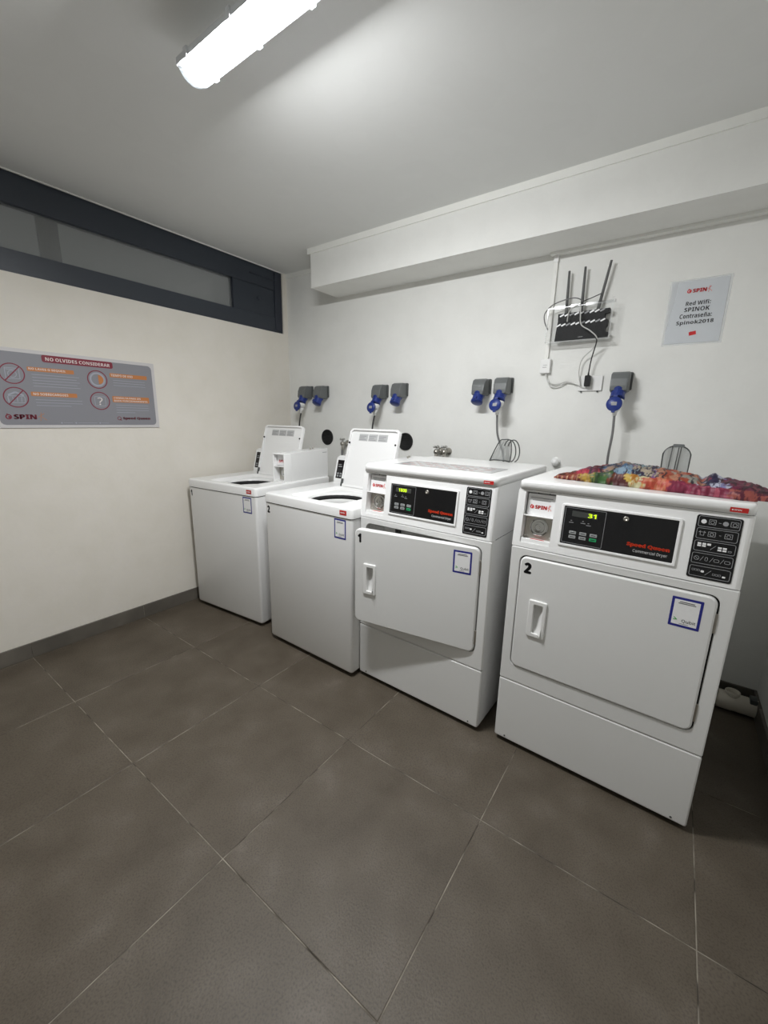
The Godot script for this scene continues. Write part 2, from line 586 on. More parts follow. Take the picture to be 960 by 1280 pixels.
	for i in range(1, xs.size() - 1):
		st = new_st()
		slab(st, xs[i] + 0.001, 0.0, xs[i + 1] - 0.001, 0.086, 0.0, 0.012, 0.002, 0.0015, Transform3D.IDENTITY, 1)
		part(bb, "tile", st, M.baseboard)
	var br := structure("baseboard_right", "dark grey tile skirting at the right wall")
	for j in zs.size() - 1:
		st = new_st()
		slab(st, zs[j] + 0.001, 0.0, zs[j + 1] - 0.001, 0.086, 0.0, 0.012, 0.002, 0.0015, Transform3D(Basis(Vector3.UP, -PI / 2), Vector3(ROOM_W, 0, 0)), 1)
		part(br, "tile", st, M.baseboard)

func window() -> void:
	var w := structure("window_1", "long high window with dark blue grey frame and dull panes")
	var st: SurfaceTool
	var xf := Transform3D(Basis(Vector3.UP, PI / 2), Vector3(-0.07, 0, 0))
	# local x = -z, local z = +x
	var rails := [["top_rail", -ROOM_D, 2.3245, -0.046, ROOM_H - 0.002], ["bottom_rail", -ROOM_D, 2.0113, -0.046, 2.1205]]
	for r in rails:
		st = new_st()
		slab(st, r[1], r[2], r[3], r[4], 0.0, 0.058, 0.003, 0.002, xf, 1)
		part(w, r[0], st, M.navy)
	st = new_st()
	slab(st, -0.498, 2.1205, -0.046, 2.3245, 0.0, 0.054, 0.003, 0.002, xf, 1)
	part(w, "end_panel", st, M.navy)
	st = new_st()
	slab(st, -0.12, 2.03, -0.052, ROOM_H - 0.012, 0.05, 0.066, 0.003, 0.003, xf, 1)
	part(w, "end_stile", st, M.navy_dark)
	st = new_st()
	slab(st, -0.35, 2.392, -0.12, 2.402, 0.054, 0.063, 0.002, 0.002, xf, 1)
	part(w, "moulding", st, M.navy_dark)
	st = new_st()
	slab(st, -0.502, 2.118, -0.494, 2.327, 0.03, 0.057, 0.002, 0.001, xf, 1)
	part(w, "glazing_bead", st, M.navy_dark)
	for p in [[-1.5755, -0.498], [-2.70, -1.5755], [-ROOM_D, -2.70]]:
		st = new_st()
		slab(st, p[0], 2.115, p[1], 2.33, 0.026, 0.032, 0.001, 0.0005, xf, 1)
		part(w, "pane", st, M.pane)
	for z in [1.5755, 2.70]:
		st = new_st()
		slab(st, -z - 0.045, 2.11, -z + 0.045, 2.335, 0.0, 0.0255, 0.003, 0.002, xf, 1)
		part(w, "mullion", st, M.navy)
	st = new_st()
	slab(st, -0.285, 2.222, -0.262, 2.246, 0.054, 0.062, 0.008, 0.003, xf)
	part(w, "latch", st, M.navy_dark)
	# the dim corridor beyond the panes
	st = new_st()
	box(st, -1.3, 1.6, -1.5, -1.2, 3.2, ROOM_D + 0.12)
	box(st, -1.3, 1.5, -0.12, -0.12, 1.6, ROOM_D + 0.12)
	struct_mesh("wall_corridor", st, M.beyond, "dim grey corridor wall beyond the high window")

# ------------------------------------------------------------------ washers
const FLAT_UP := Basis(Vector3(1, 0, 0), Vector3(0, 0, -1), Vector3(0, 1, 0))   # local xy (across, depth) laid flat, local z up

func pay_sticker(parent: Node3D, x0: float, y0: float, x1: float, y1: float, z: float) -> void:
	var st := new_st()
	flat(st, x0, y0, x1, y1, z, 0.002)
	var s := part(parent, "sticker", st, M.sticker_blue, "blue bordered payment sticker")
	var w := x1 - x0
	var h := y1 - y0
	st = new_st()
	flat(st, x0 + w * 0.09, y0 + h * 0.08, x1 - w * 0.09, y1 - h * 0.08, z + 0.0004)
	part(s, "paper", st, M.sticker_white)
	st = new_st()
	for l in [[0.26, 0.74, 0.85], [0.22, 0.78, 0.80]]:
		flat(st, x0 + w * l[0], y0 + h * l[2] - 0.0008, x0 + w * l[1], y0 + h * l[2] + 0.0012, z + 0.0008)
	flat(st, x0 + w * 0.35, y0 + h * 0.115, x0 + w * 0.65, y0 + h * 0.125, z + 0.0008)
	stuff(part(s, "print", st, M.print_black))
	text(s, "Qubit", x0 + w * 0.42, y0 + h * 0.15, w * 0.44, h * 0.13, z + 0.001, M.print_black, "lettering", false)
	st = new_st()
	stroke(st, Vector2(x0 + w * 0.14, y0 + h * 0.23), Vector2(x0 + w * 0.26, y0 + h * 0.24), 0.0022, z + 0.0008)
	stroke(st, Vector2(x0 + w * 0.26, y0 + h * 0.24), Vector2(x0 + w * 0.16, y0 + h * 0.31), 0.0022, z + 0.0008)
	part(s, "mark", st, M.print_green)

func spin_logo(parent: Node3D, x: float, y: float, w: float, h: float, z: float, m: Material, tail: Material) -> void:
	# swirl, the letters SPIN and a thin broken K
	var st := new_st()
	var r := h * 0.5
	ring(st, x + r, y + r * 0.9, r, r * 0.42, z)
	stroke(st, Vector2(x + r * 1.1, y + r * 1.5), Vector2(x + r * 0.55, y + r * 2.1), r * 0.35, z)
	disc(st, x + r * 1.25, y + r * 0.8, r * 0.42, z, 10)
	part(parent, "swirl_mark", st, m)
	text(parent, "SPIN", x + h * 1.25, y, w * 0.56, h * 0.95, z + 0.0002, m, "lettering", true, 0.6)
	st = new_st()
	var kx := x + h * 1.25 + w * 0.58
	var kw := x + w - kx
	stroke(st, Vector2(kx + kw * 0.3, y - h * 0.3), Vector2(kx + kw * 0.45, y + h * 1.35), h * 0.08, z)
	stroke(st, Vector2(kx + kw * 0.05, y + h * 0.4), Vector2(kx + kw * 0.8, y + h * 1.2), h * 0.08, z)
	stroke(st, Vector2(kx + kw * 0.35, y + h * 0.6), Vector2(kx + kw, y - h * 0.15), h * 0.08, z)
	part(parent, "thin_stroke_letter", st, tail)

func red_sticker(parent: Node3D, x0: float, y0: float, x1: float, y1: float, z: float) -> void:
	var st := new_st()
	flat(st, x0, y0, x1, y1, z, 0.0015)
	var s := part(parent, "red_sticker", st, M.sticker_red, "small red sticker")
	var h := y1 - y0
	st = new_st()
	disc(st, x0 + h * 0.42, (y0 + y1) / 2, h * 0.15, z + 0.0004, 10)
	part(s, "print", st, M.sticker_white)
	text(s, "SPIN", x0 + h * 0.68, y0 + h * 0.36, (x1 - x0) * 0.40, h * 0.28, z + 0.0007, M.sticker_white)

func make_washer(label: String, number: String, at: Vector3, turn: float) -> Node3D:
	var t := thing("washing_machine", label, "washing machine", at, turn, "top-loading washers")
	var W := WASHER_W
	var D := 0.71
	var st := new_st()
	var up := Transform3D(FLAT_UP, Vector3.ZERO)
	# body: tall shell with rounded upright edges, open above
	var L := []
	for e in [[0.022, 0.016], [0.026, 0.008], [0.036, 0.004], [0.864, 0.004]]:
		L.append(lift(rr(e[1], e[1], W - e[1], D - e[1], 0.015, 5), e[0]))
	loft(st, L, up, 1)
	cap(st, L[0], up, true)
	part(t, "body", st, M.enamel)
	st = new_st()
	slab(st, 0.03, 0.03, W - 0.03, D - 0.03, 0.012, 0.024, 0.01, 0.002, up)
	part(t, "plinth", st, M.rubber)
	for fx in [0.06, W - 0.06]:
		for fd in [0.08, D - 0.08]:
			st = new_st()
			lathe(st, [Vector2(0.0001, 0.0), Vector2(0.022, 0.0), Vector2(0.022, 0.008), Vector2(0.014, 0.014), Vector2(0.0001, 0.014)], 12, Transform3D(FLAT_UP, Vector3(fx, 0, -fd)))
			part(t, "foot", st, M.rubber)
	st = new_st()
	L = [lift(rr(0.010, 0.010, W - 0.010, D - 0.010, 0.02), 0.862), lift(rr(0.010, 0.010, W - 0.010, D - 0.010, 0.02), 0.872)]
	loft(st, L, up, 1)
	part(t, "seam", st, M.gap)
	# top with sunken lid recess and round opening
	st = new_st()
	var k := 6
	var cx := 0.352
	var cd := 0.245
	L = [lift(rr(0.0, 0.0, W, D, 0.02, k), 0.869),
		lift(rr(0.0, 0.0, W, D, 0.02, k), 0.911),
		lift(rr(0.002, 0.002, W - 0.002, D - 0.002, 0.02, k), 0.9165),
		lift(rr(0.006, 0.006, W - 0.006, D - 0.006, 0.02, k), 0.9205),
		lift(rr(0.012, 0.012, W - 0.012, D - 0.012, 0.02, k), 0.922)]
	var inner := [lift(rr(0.155, 0.045, 0.550, 0.470, 0.045, k), 0.922),
		lift(rr(0.160, 0.050, 0.545, 0.465, 0.042, k), 0.918),
		lift(rr(0.168, 0.058, 0.537, 0.457, 0.038, k), 0.905),
		lift(rr(0.176, 0.066, 0.529, 0.449, 0.034, k), 0.902),
		lift(circle_like(cx, cd, 0.172, k), 0.899),
		lift(circle_like(cx, cd, 0.164, k), 0.892),
		lift(circle_like(cx, cd, 0.162, k), 0.880)]
	loft(st, L, up, 1)
	loft(st, [L[4], inner[0]], up, -1)
	loft(st, inner.slice(0, 4), up, 1)
	loft(st, inner.slice(3, 5), up, -1)
	loft(st, inner.slice(4, 7), up, 1)
	part(t, "top", st, M.enamel)
	var at_drum := Transform3D(FLAT_UP, Vector3(cx, 0, -cd))
	st = new_st()
	lathe(st, [Vector2(0.178, 0.870), Vector2(0.163, 0.886), Vector2(0.156, 0.884), Vector2(0.151, 0.874), Vector2(0.153, 0.864), Vector2(0.178, 0.862)], 40, at_drum)
	part(t, "tub_ring", st, M.rubber, "dark rubber ring in the opening")
	st = new_st()
	lathe(st, [Vector2(0.176, 0.863), Vector2(0.154, 0.863), Vector2(0.149, 0.856), Vector2(0.149, 0.815), Vector2(0.156, 0.802), Vector2(0.176, 0.800)], 40, at_drum)
	part(t, "balance_ring", st, M.plastic_white)
	st = new_st()
	lathe(st, [Vector2(0.20, 0.800), Vector2(0.172, 0.798), Vector2(0.172, 0.790), Vector2(0.215, 0.76), Vector2(0.222, 0.55), Vector2(0.20, 0.50), Vector2(0.0001, 0.49)], 40, at_drum)
	var bk := part(t, "basket", st, M.steel)
	st = new_st()
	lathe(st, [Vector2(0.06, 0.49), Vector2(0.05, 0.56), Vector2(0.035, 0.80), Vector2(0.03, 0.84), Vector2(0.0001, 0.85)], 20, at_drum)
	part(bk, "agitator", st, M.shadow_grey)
	# open lid leaning back on its hinge
	var tilt := deg_to_rad(16.5)
	var lid_xf := Transform3D(Basis(Vector3.RIGHT, -tilt), Vector3(0.164, 0.918, -0.474))
	st = new_st()
	slab(st, 0.0, 0.0, 0.383, 0.378, -0.018, 0.0, 0.025, 0.004, lid_xf, 5)
	var lid := part(t, "lid", st, M.enamel)
	st = new_st()
	holed(st, [0.0, 0.0, 0.383, 0.378], [0.012, 0.012, 0.371, 0.366], 0.025, 0.018, -0.002, 0.012, 0.003, lid_xf, -1.0, 5)
	part(lid, "rim", st, M.enamel)
	for bx in [[0.012, 0.285], [0.371, 0.285]]:
		st = new_st()
		lathe(st, [Vector2(0.006, 0.009), Vector2(0.006, 0.015), Vector2(0.0001, 0.016)], 10, lid_xf * Transform3D(Basis.IDENTITY, Vector3(bx[0], bx[1], 0)))
		part(lid, "bumper", st, M.rubber)
	for hx in [0.004, 0.367]:
		st = new_st()
		slab(st, hx, 0.0, hx + 0.012, 0.05, 0.004, 0.015, 0.002, 0.001, lid_xf, 1)
		part(lid, "hinge", st, M.grey_dark)
	# printed strip of three care panels on the inside of the lid
	st = new_st()
	for i in 3:
		var px := 0.075 + i * 0.076
		for j in 3:
			flat(st, px + 0.004 + 0.002 * (j % 2), 0.308 + j * 0.011, px + 0.058 - 0.014 * (j % 2), 0.3125 + j * 0.011, 0.0006)
		var bg := new_st()
		flat(bg, px, 0.302, px + 0.070, 0.346, 0.0001)
		part(lid, "care_panel", bg, M.print_panel).transform = lid_xf
	var pr := part(lid, "print", st, M.print_grey)
	pr.transform = lid_xf
	stuff(pr)
	# rear console with tilted black keypad
	st = new_st()
	prism(st, [Vector2(-0.70, 0.917), Vector2(-0.555, 0.917), Vector2(-0.555, 0.940), Vector2(-0.595, 1.085), Vector2(-0.625, 1.097), Vector2(-0.70, 1.097)], 0.02, 0.545, 0.004)
	var con := part(t, "console", st, M.enamel)
	var ta := atan2(0.040, 0.145)
	var cxf := Transform3D(Basis(Vector3.RIGHT, -ta), Vector3(0.02, 0.940, -0.555))
	st = new_st()
	slab(st, 0.018, 0.012, 0.33, 0.135, 0.0, 0.003, 0.004, 0.001, cxf)
	var pad := part(con, "keypad", st, M.panel_black, "black keypad panel")
	pad.set_meta("label", "black keypad panel")
	for i in 4:
		for j in 2:
			st = new_st()
			flat(st, 0.028 + i * 0.024, 0.022 + j * 0.016, 0.044 + i * 0.024, 0.033 + j * 0.016, 0.0032, 0.002)
			part(con, "key", st, M.key_grey).transform = cxf
	for e in [[0.062, 0.088, 0.094], [0.055, 0.102, 0.106]]:
		st = new_st()
		flat(st, 0.028, e[1], e[0], e[2], 0.0032)
		part(con, "print_line", st, M.key_grey).transform = cxf
	# coin meter case on the right
	st = new_st()
	var m0 := 0.545
	var m1 := 0.655
	# case open at the front: shell of side profile, with a cut-back lower front
	prism(st, [Vector2(-0.71, 0.917), Vector2(-0.325, 0.917), Vector2(-0.325, 1.112), Vector2(-0.71, 1.125)], m0, m1, 0.004)
	var mc := part(t, "meter_case", st, M.enamel)
	st = new_st()
	holed(st, [m0, 0.918, m1, 1.112], [m0 + 0.010, 0.930, m1 - 0.008, 1.103], 0.004, 0.003, -0.326, -0.265, 0.003)
	part(mc, "hood", st, M.enamel)
	st = new_st()
	slab(st, m0 + 0.010, 1.022, m1 - 0.008, 1.028, -0.324, -0.272, 0.002, 0.001, Transform3D.IDENTITY, 1)
	part(mc, "shelf", st, M.enamel)
	st = new_st()
	slab(st, m0 + 0.012, 1.03, m1 - 0.010, 1.102, -0.325, -0.300, 0.002, 0.001, Transform3D.IDENTITY, 1)
	part(mc, "label_card", st, M.sticker_white)
	text(mc, "SPIN", m0 + 0.03, 1.050, 0.06, 0.016, -0.2985, M.print_red)
	st = new_st()
	slab(st, m0 + 0.012, 0.932, m1 - 0.010, 1.021, -0.326, -0.318, 0.002, 0.001, Transform3D.IDENTITY, 1)
	part(mc, "coin_plate", st, M.steel)
	st = new_st()
	lathe(st, [Vector2(0.024, -0.318), Vector2(0.024, -0.308), Vector2(0.014, -0.306), Vector2(0.0001, -0.306)], 16, Transform3D(Basis.IDENTITY, Vector3((m0 + m1) / 2, 0.98, 0)))
	part(mc, "coin_dial", st, M.chrome)
	for kx in [[0.58, -0.63], [0.60, -0.58]]:
		st = new_st()
		rod(st, Vector3(kx[0], 1.119, kx[1]), Vector3(kx[0], 1.134, kx[1]), 0.006)
		part(mc, "lock", st, M.steel)
	st = new_st()
	slab(st, 0.60, 1.097, 0.645, 1.101, 0.0, 0.0006, 0.001, 0.0002, Transform3D(Basis(Vector3.UP, PI / 2), Vector3(m1 - 0.0002, 0, -0.05)), 1)
	part(mc, "plate_mark", st, M.print_grey)
	# front marks
	var z := -0.0036
	var big := text(t, number, 0.024, 0.806, 0.022 if number == "2" else 0.015, 0.042, z, M.print_black, "number", true, 0.9)
	big.set_meta("label", "black number " + number)
	pay_sticker(t, 0.551, 0.757, 0.629, 0.858, z)
	red_sticker(t, 0.591, 0.882, 0.636, 0.906, 0.0001)
	return t

func washers() -> void:
	make_washer("white top-loading washer numbered 1 in the corner by the cream wall, lid open", "1", Vector3(0.0868, 0, 1.0235), 0.0704)
	make_washer("white top-loading washer numbered 2 between the other washer and a dryer, lid open", "2", Vector3(0.891, 0, 1.0195), -0.0203)

# ------------------------------------------------------------------ dryers
func make_dryer(label: String, number: String, shown: String, at: Vector3, turn: float, open_deg: float) -> Node3D:
	var t := thing("tumble_dryer", label, "dryer", at, turn, "front-loading coin dryers")
	var W := DRYER_W
	var D := 0.67
	var st := new_st()
	var up := Transform3D(FLAT_UP, Vector3.ZERO)
	# cabinet sides, back, floor, inner ceiling
	box(st, 0.001, 0.022, -D, 0.012, 0.8765, -0.016)
	box(st, W - 0.012, 0.022, -D, W - 0.001, 0.8765, -0.016)
	box(st, 0.001, 0.022, -D, W - 0.001, 0.8765, -D + 0.01)
	box(st, 0.012, 0.022, -D, W - 0.012, 0.032, -0.02)
	part(t, "cabinet", st, M.enamel)
	st = new_st()
	box(st, 0.002, 0.8795, -D, 0.012, 1.097, -0.034)
	box(st, W - 0.012, 0.8795, -D, W - 0.002, 1.097, -0.034)
	box(st, 0.002, 0.8795, -D, W - 0.002, 1.097, -D + 0.01)
	part(t, "control_housing", st, M.enamel)
	st = new_st()
	box(st, 0.004, 0.872, -D + 0.003, W - 0.004, 0.884, -0.012)
	part(t, "seam", st, M.gap)
	st = new_st()
	box(st, 0.014, 1.085, -D + 0.002, W - 0.014, 1.0975, -0.06)
	part(t, "inner_deck", st, M.gap)
	st = new_st()
	slab(st, 0.02, 0.02, W - 0.02, D - 0.02, 0.010, 0.024, 0.01, 0.002, up)
	part(t, "plinth", st, M.rubber)
	for fx in [0.06, W - 0.06]:
		for fd in [0.08, D - 0.08]:
			st = new_st()
			lathe(st, [Vector2(0.0001, 0.0), Vector2(0.022, 0.0), Vector2(0.022, 0.008), Vector2(0.014, 0.012), Vector2(0.0001, 0.012)], 12, Transform3D(FLAT_UP, Vector3(fx, 0, -fd)))
			part(t, "foot", st, M.rubber)
	# top cover
	st = new_st()
	var L := []
	for e in [[1.0985, 0.003], [1.0990, 0.0], [1.1225, 0.0], [1.1282, 0.002], [1.1312, 0.0055], [1.132, 0.010]]:
		L.append(lift(rr(e[1], 0.019 + e[1], W - e[1], D - e[1], 0.024, 5), e[0]))
	cap(st, L[0], up, true)
	loft(st, L, up, 1)
	cap(st, L[-1], up)
	part(t, "top", st, M.enamel)
	# lower panel
	st = new_st()
	slab(st, 0.0, 0.021, W, 0.3012, -0.018, 0.0, 0.008, 0.005)
	var low := part(t, "lower_panel", st, M.enamel_dull)
	for sx in [0.045, W - 0.045]:
		st = new_st()
		lathe(st, [Vector2(0.004, 0.0), Vector2(0.003, 0.0015), Vector2(0.0001, 0.002)], 8, Transform3D(Basis.IDENTITY, Vector3(sx, 0.034, 0)))
		part(low, "screw", st, M.grey_dark)
	st = new_st()
	box(st, 0.004, 0.297, -0.016, W - 0.004, 0.308, -0.006)
	part(t, "lower_seam", st, M.gap)
	# front panel round the door opening
	var o := [0.036, 0.374, 0.641, 0.849]
	st = new_st()
	holed(st, [0.0, 0.3035, W, 0.8775], o, 0.006, 0.028, -0.018, 0.0, 0.004, Transform3D.IDENTITY, -1.0, 6)
	part(t, "front_panel", st, M.enamel_dull)
	# inner bulkhead with drum
	st = new_st()
	L = [lift(rr(o[0] - 0.012, o[1] - 0.012, o[2] + 0.012, o[3] + 0.012, 0.03, 6), -0.017), lift(rr(o[0] + 0.002, o[1] + 0.002, o[2] - 0.002, o[3] - 0.002, 0.03, 6), -0.030), lift(circle_like(0.34, 0.60, 0.19, 6), -0.034), lift(circle_like(0.34, 0.60, 0.185, 6), -0.06)]
	loft(st, L)
	part(t, "bulkhead", st, M.enamel_dull)
	st = new_st()
	lathe(st, [Vector2(0.188, -0.058), Vector2(0.27, -0.075), Vector2(0.27, -0.60), Vector2(0.0001, -0.60)], 40, Transform3D(Basis.IDENTITY, Vector3(0.34, 0.60, 0)), 1)
	part(t, "drum", st, M.steel)
	if open_deg > 0.0:
		st = new_st()
		slab(st, 0.070, 0.800, 0.125, 0.838, -0.030, -0.027, 0.002, 0.001)
		part(t, "rating_label", st, M.print_pale)
		st = new_st()
		box(st, 0.195, 0.790, -0.033, 0.206, 0.842, -0.022)
		box(st, 0.212, 0.790, -0.033, 0.223, 0.842, -0.022)
		part(t, "door_catch", st, M.grey_dark)
	# door, hinged on the right
	var a := deg_to_rad(open_deg)
	var dxf := Transform3D(Basis(Vector3.UP, a), Vector3(0.638, 0, 0.002)) * Transform3D(Basis.IDENTITY, Vector3(-0.638, 0, -0.006))
	var d := [0.0405, 0.3785, 0.6362, 0.8445]
	var hole := [0.109, 0.545, 0.146, 0.668]
	st = new_st()
	holed(st, d, hole, 0.026, 0.006, -0.016, 0.010, 0.006, dxf, 0.020, 6)
	var door := part(t, "door", st, M.enamel_dull)
	st = new_st()
	holed(st, [0.091, 0.531, 0.158, 0.682], [0.1105, 0.547, 0.1445, 0.666], 0.006, 0.005, 0.0095, 0.017, 0.003, dxf, -1.0, 4)
	if open_deg <= 0.0:
		var sl := new_st()
		holed(sl, [0.030, 0.368, 0.647, 0.855], [0.070, 0.408, 0.607, 0.815], 0.03, 0.02, -0.0165, -0.011, 0.001)
		part(door, "seal", sl, M.rubber)
	var hd := part(door, "handle", st, M.plastic_white)
	st = new_st()
	# curved finger scoop inside the handle, rising to the right and below
	L = []
	for i in 9:
		var f := i / 8.0
		var row := []
		for j in 9:
			var g := j / 8.0
			var x: float = hole[0] + (hole[2] - hole[0]) * f
			var y: float = hole[1] + (hole[3] - hole[1]) * g
			row.append(dxf * Vector3(x, y, -0.0095 + 0.021 * f * f + 0.016 * pow(1.0 - g, 4.0)))
		L.append(row)
	loft(st, L, Transform3D.IDENTITY, 1, false)
	part(door, "finger_scoop", st, M.plastic_white)
	for hy in [0.762, 0.450]:
		st = new_st()
		slab(st, 0.634, hy - 0.032, 0.6425, hy + 0.032, 0.0, 0.0065, 0.002, 0.001, dxf)
		part(door, "hinge", st, M.steel)
	var holder := text(door, number, 0.0, 0.0, 0.028 if number == "2" else 0.019, 0.044, 0.0, M.print_black, "number", true, 0.9)
	holder.transform = dxf * Transform3D(holder.transform.basis, holder.position + Vector3(0.058, 0.780, 0.0104))
	door_sticker(door, dxf)
	# leaning control panel
	var lean := atan2(0.0250, 0.2185)
	var cxf := Transform3D(Basis(Vector3.RIGHT, -lean), Vector3(0, 0.8795, 0))
	var cp := Node3D.new()
	cp.name = "control_panel"
	t.add_child(cp)
	cp.transform = cxf
	var H := 0.2190
	st = new_st()
	holed(st, [0.0, 0.0, 0.152, H], [0.028, 0.018, 0.137, 0.212], 0.004, 0.003, -0.047, 0.0, 0.0001, Transform3D.IDENTITY, 0.045, 2)
	# rest of the fascia, with a shallow rounded right rim
	var prof := [Vector2(0.152, 0.0), Vector2(W - 0.014, 0.0), Vector2(W - 0.006, -0.002), Vector2(W - 0.001, -0.007), Vector2(W, -0.014), Vector2(W, -0.034)]
	for i in prof.size() - 1:
		var p: Vector2 = prof[i]
		var q: Vector2 = prof[i + 1]
		st.set_smooth_group(2 if i > 0 else -1)
		quad(st, Vector3(p.x, 0, p.y), Vector3(q.x, 0, q.y), Vector3(q.x, H, q.y), Vector3(p.x, H, p.y))
	part(cp, "fascia", st, M.enamel)
	# raised bezel round the black display panel
	st = new_st()
	holed(st, [0.164, 0.034, 0.516, 0.186], [0.172, 0.043, 0.507, 0.178], 0.006, 0.003, -0.001, 0.005, 0.002, Transform3D.IDENTITY, -1.0, 3)
	part(cp, "bezel", st, M.enamel)
	st = new_st()
	slab(st, 0.170, 0.041, 0.509, 0.180, -0.001, 0.0022, 0.003, 0.0005)
	part(cp, "display_panel", st, M.panel_black, "glossy black panel")
	st = new_st()
	outline(st, 0.176, 0.048, 0.306, 0.174, 0.0023, 0.003, 0.0011)
	for k in [[0.200, 0.127], [0.238, 0.129], [0.256, 0.124]]:
		flat(st, k[0] - 0.007, k[1] - 0.006, k[0] + 0.008, k[1] - 0.004, 0.0023)
		flat(st, k[0] - 0.003, k[1] + 0.001, k[0] + 0.002, k[1] + 0.003, 0.0023)
	stuff(part(cp, "keypad_print", st, M.print_grey))
	st = new_st()
	slab(st, 0.199, 0.144, 0.281, 0.163, 0.002, 0.0028, 0.001, 0.0003, Transform3D.IDENTITY, 1)
	part(cp, "display", st, M.display_off)
	var dw := 0.044 if shown.length() > 2 else 0.026
	text(cp, shown, 0.214 if shown.length() > 2 else 0.251, 0.1462, dw, 0.0145, 0.0031, M.led, "display_digits")
	for i in 3:
		for j in 2:
			st = new_st()
			var kx := 0.2095 + i * 0.0335
			var ky := 0.0715 + j * 0.0155
			slab(st, kx - 0.0115, ky - 0.0055, kx + 0.0115, ky + 0.0055, 0.002, 0.0036, 0.002, 0.0006, Transform3D.IDENTITY, 2)
			var key := part(cp, "button", st, M.key_green if (i == 2 and j == 0) else M.key_grey)
			if i == 2 and j == 0: key.set_meta("label", "green start button")
			st = new_st()
			flat(st, kx - 0.007, ky - 0.001, kx + 0.007, ky + 0.0012, 0.0036)
			part(cp, "button_print", st, M.print_black)
	st = new_st()
	lathe(st, [Vector2(0.0085, 0.002), Vector2(0.0085, 0.006), Vector2(0.007, 0.0075), Vector2(0.0035, 0.0075), Vector2(0.003, 0.006), Vector2(0.0001, 0.006)], 18, Transform3D(Basis.IDENTITY, Vector3(0.365, 0.161, 0)))
	part(cp, "lock", st, M.steel)
	text(cp, "Speed Queen", 0.378, 0.0715, 0.118, 0.0165, 0.0025, M.print_orange, "lettering", true, 0.7)
	text(cp, "Commercial Dryer", 0.398, 0.0545, 0.094, 0.0125, 0.0025, M.print_pale, "lettering", false)
	# black instruction panel with five framed rows of symbols
	st = new_st()
	slab(st, 0.547, 0.013, 0.654, 0.206, 0.0, 0.0016, 0.006, 0.0004)
	part(cp, "instruction_panel", st, M.panel_black, "black panel of pictogram rows")
	instruction_print(cp)
	# coin unit
	st = new_st()
	slab(st, 0.029, 0.121, 0.136, 0.1245, -0.045, -0.001, 0.001, 0.0006, Transform3D.IDENTITY, 1)
	part(cp, "coin_shelf", st, M.enamel)
	st = new_st()
	slab(st, 0.033, 0.1245, 0.133, 0.206, -0.045, -0.020, 0.001, 0.0006, Transform3D.IDENTITY, 1)
	part(cp, "coin_label", st, M.sticker_white, "white coin unit label")
	st = new_st()
	flat(st, 0.042, 0.190, 0.124, 0.193, -0.020); flat(st, 0.050, 0.181, 0.116, 0.1835, -0.020)
	stuff(part(cp, "coin_label_print", st, M.print_grey))
	for sx in [0.062, 0.104]:
		st = new_st()
		disc(st, sx, 0.2095, 0.0028, -0.0442, 8)
		part(cp, "screw", st, M.print_black)
	spin_logo(cp, 0.044, 0.150, 0.078, 0.0145, -0.0196, M.print_red, M.print_orange)
	st = new_st()
	slab(st, 0.030, 0.034, 0.135, 0.121, -0.045, -0.036, 0.002, 0.001)
	part(cp, "coin_plate", st, M.steel, "brushed metal coin plate")
	st = new_st()
	lathe(st, [Vector2(0.034, -0.036), Vector2(0.034, -0.031), Vector2(0.030, -0.030), Vector2(0.029, -0.033), Vector2(0.022, -0.033), Vector2(0.021, -0.027), Vector2(0.013, -0.026), Vector2(0.012, -0.029), Vector2(0.006, -0.029), Vector2(0.0055, -0.026), Vector2(0.0001, -0.026)], 28, Transform3D(Basis.IDENTITY, Vector3(0.083, 0.080, 0)), -1)
	part(cp, "coin_dial", st, M.chrome)
	for sx in [0.04, 0.126]:
		for sy in [0.045, 0.111]:
			st = new_st()
			lathe(st, [Vector2(0.0035, -0.036), Vector2(0.0025, -0.034), Vector2(0.0001, -0.0338)], 8, Transform3D(Basis.IDENTITY, Vector3(sx, sy, 0)))
			part(cp, "screw", st, M.chrome)
	st = new_st()
	slab(st, 0.029, 0.018, 0.136, 0.034, -0.045, -0.004, 0.001, 0.0008, Transform3D.IDENTITY, 1)
	part(cp, "coin_tray", st, M.enamel)
	st = new_st()
	flat(st, 0.060, 0.0, 0.112, 0.014, 0.0)
	var tr := part(cp, "tray_sticker", st, M.sticker_red)
	tr.transform = Transform3D(Basis(Vector3.RIGHT, -PI / 2), Vector3(0, 0.034, -0.012))
	red_sticker(t, 0.618, 1.1035, 0.659, 1.1175, -0.0187)
	return t

func door_sticker(door: Node3D, dxf: Transform3D) -> void:
	var hold := Node3D.new()
	hold.name = "holder"
	door.add_child(hold)
	pay_sticker(hold, 0.525, 0.725, 0.604, 0.823, 0.0101)
	# the sticker and its print become sub-parts of the door, side by side
	for s in hold.get_children():
		var subs := s.get_children()
		hold.remove_child(s)
		door.add_child(s, true)
		s.transform = dxf * s.transform
		for c in subs:
			s.remove_child(c)
			var tf: Transform3D = c.transform
			c.name = "sticker_" + str(c.name)
			door.add_child(c, true)
			c.transform = dxf * tf
	door.remove_child(hold)
	hold.free()

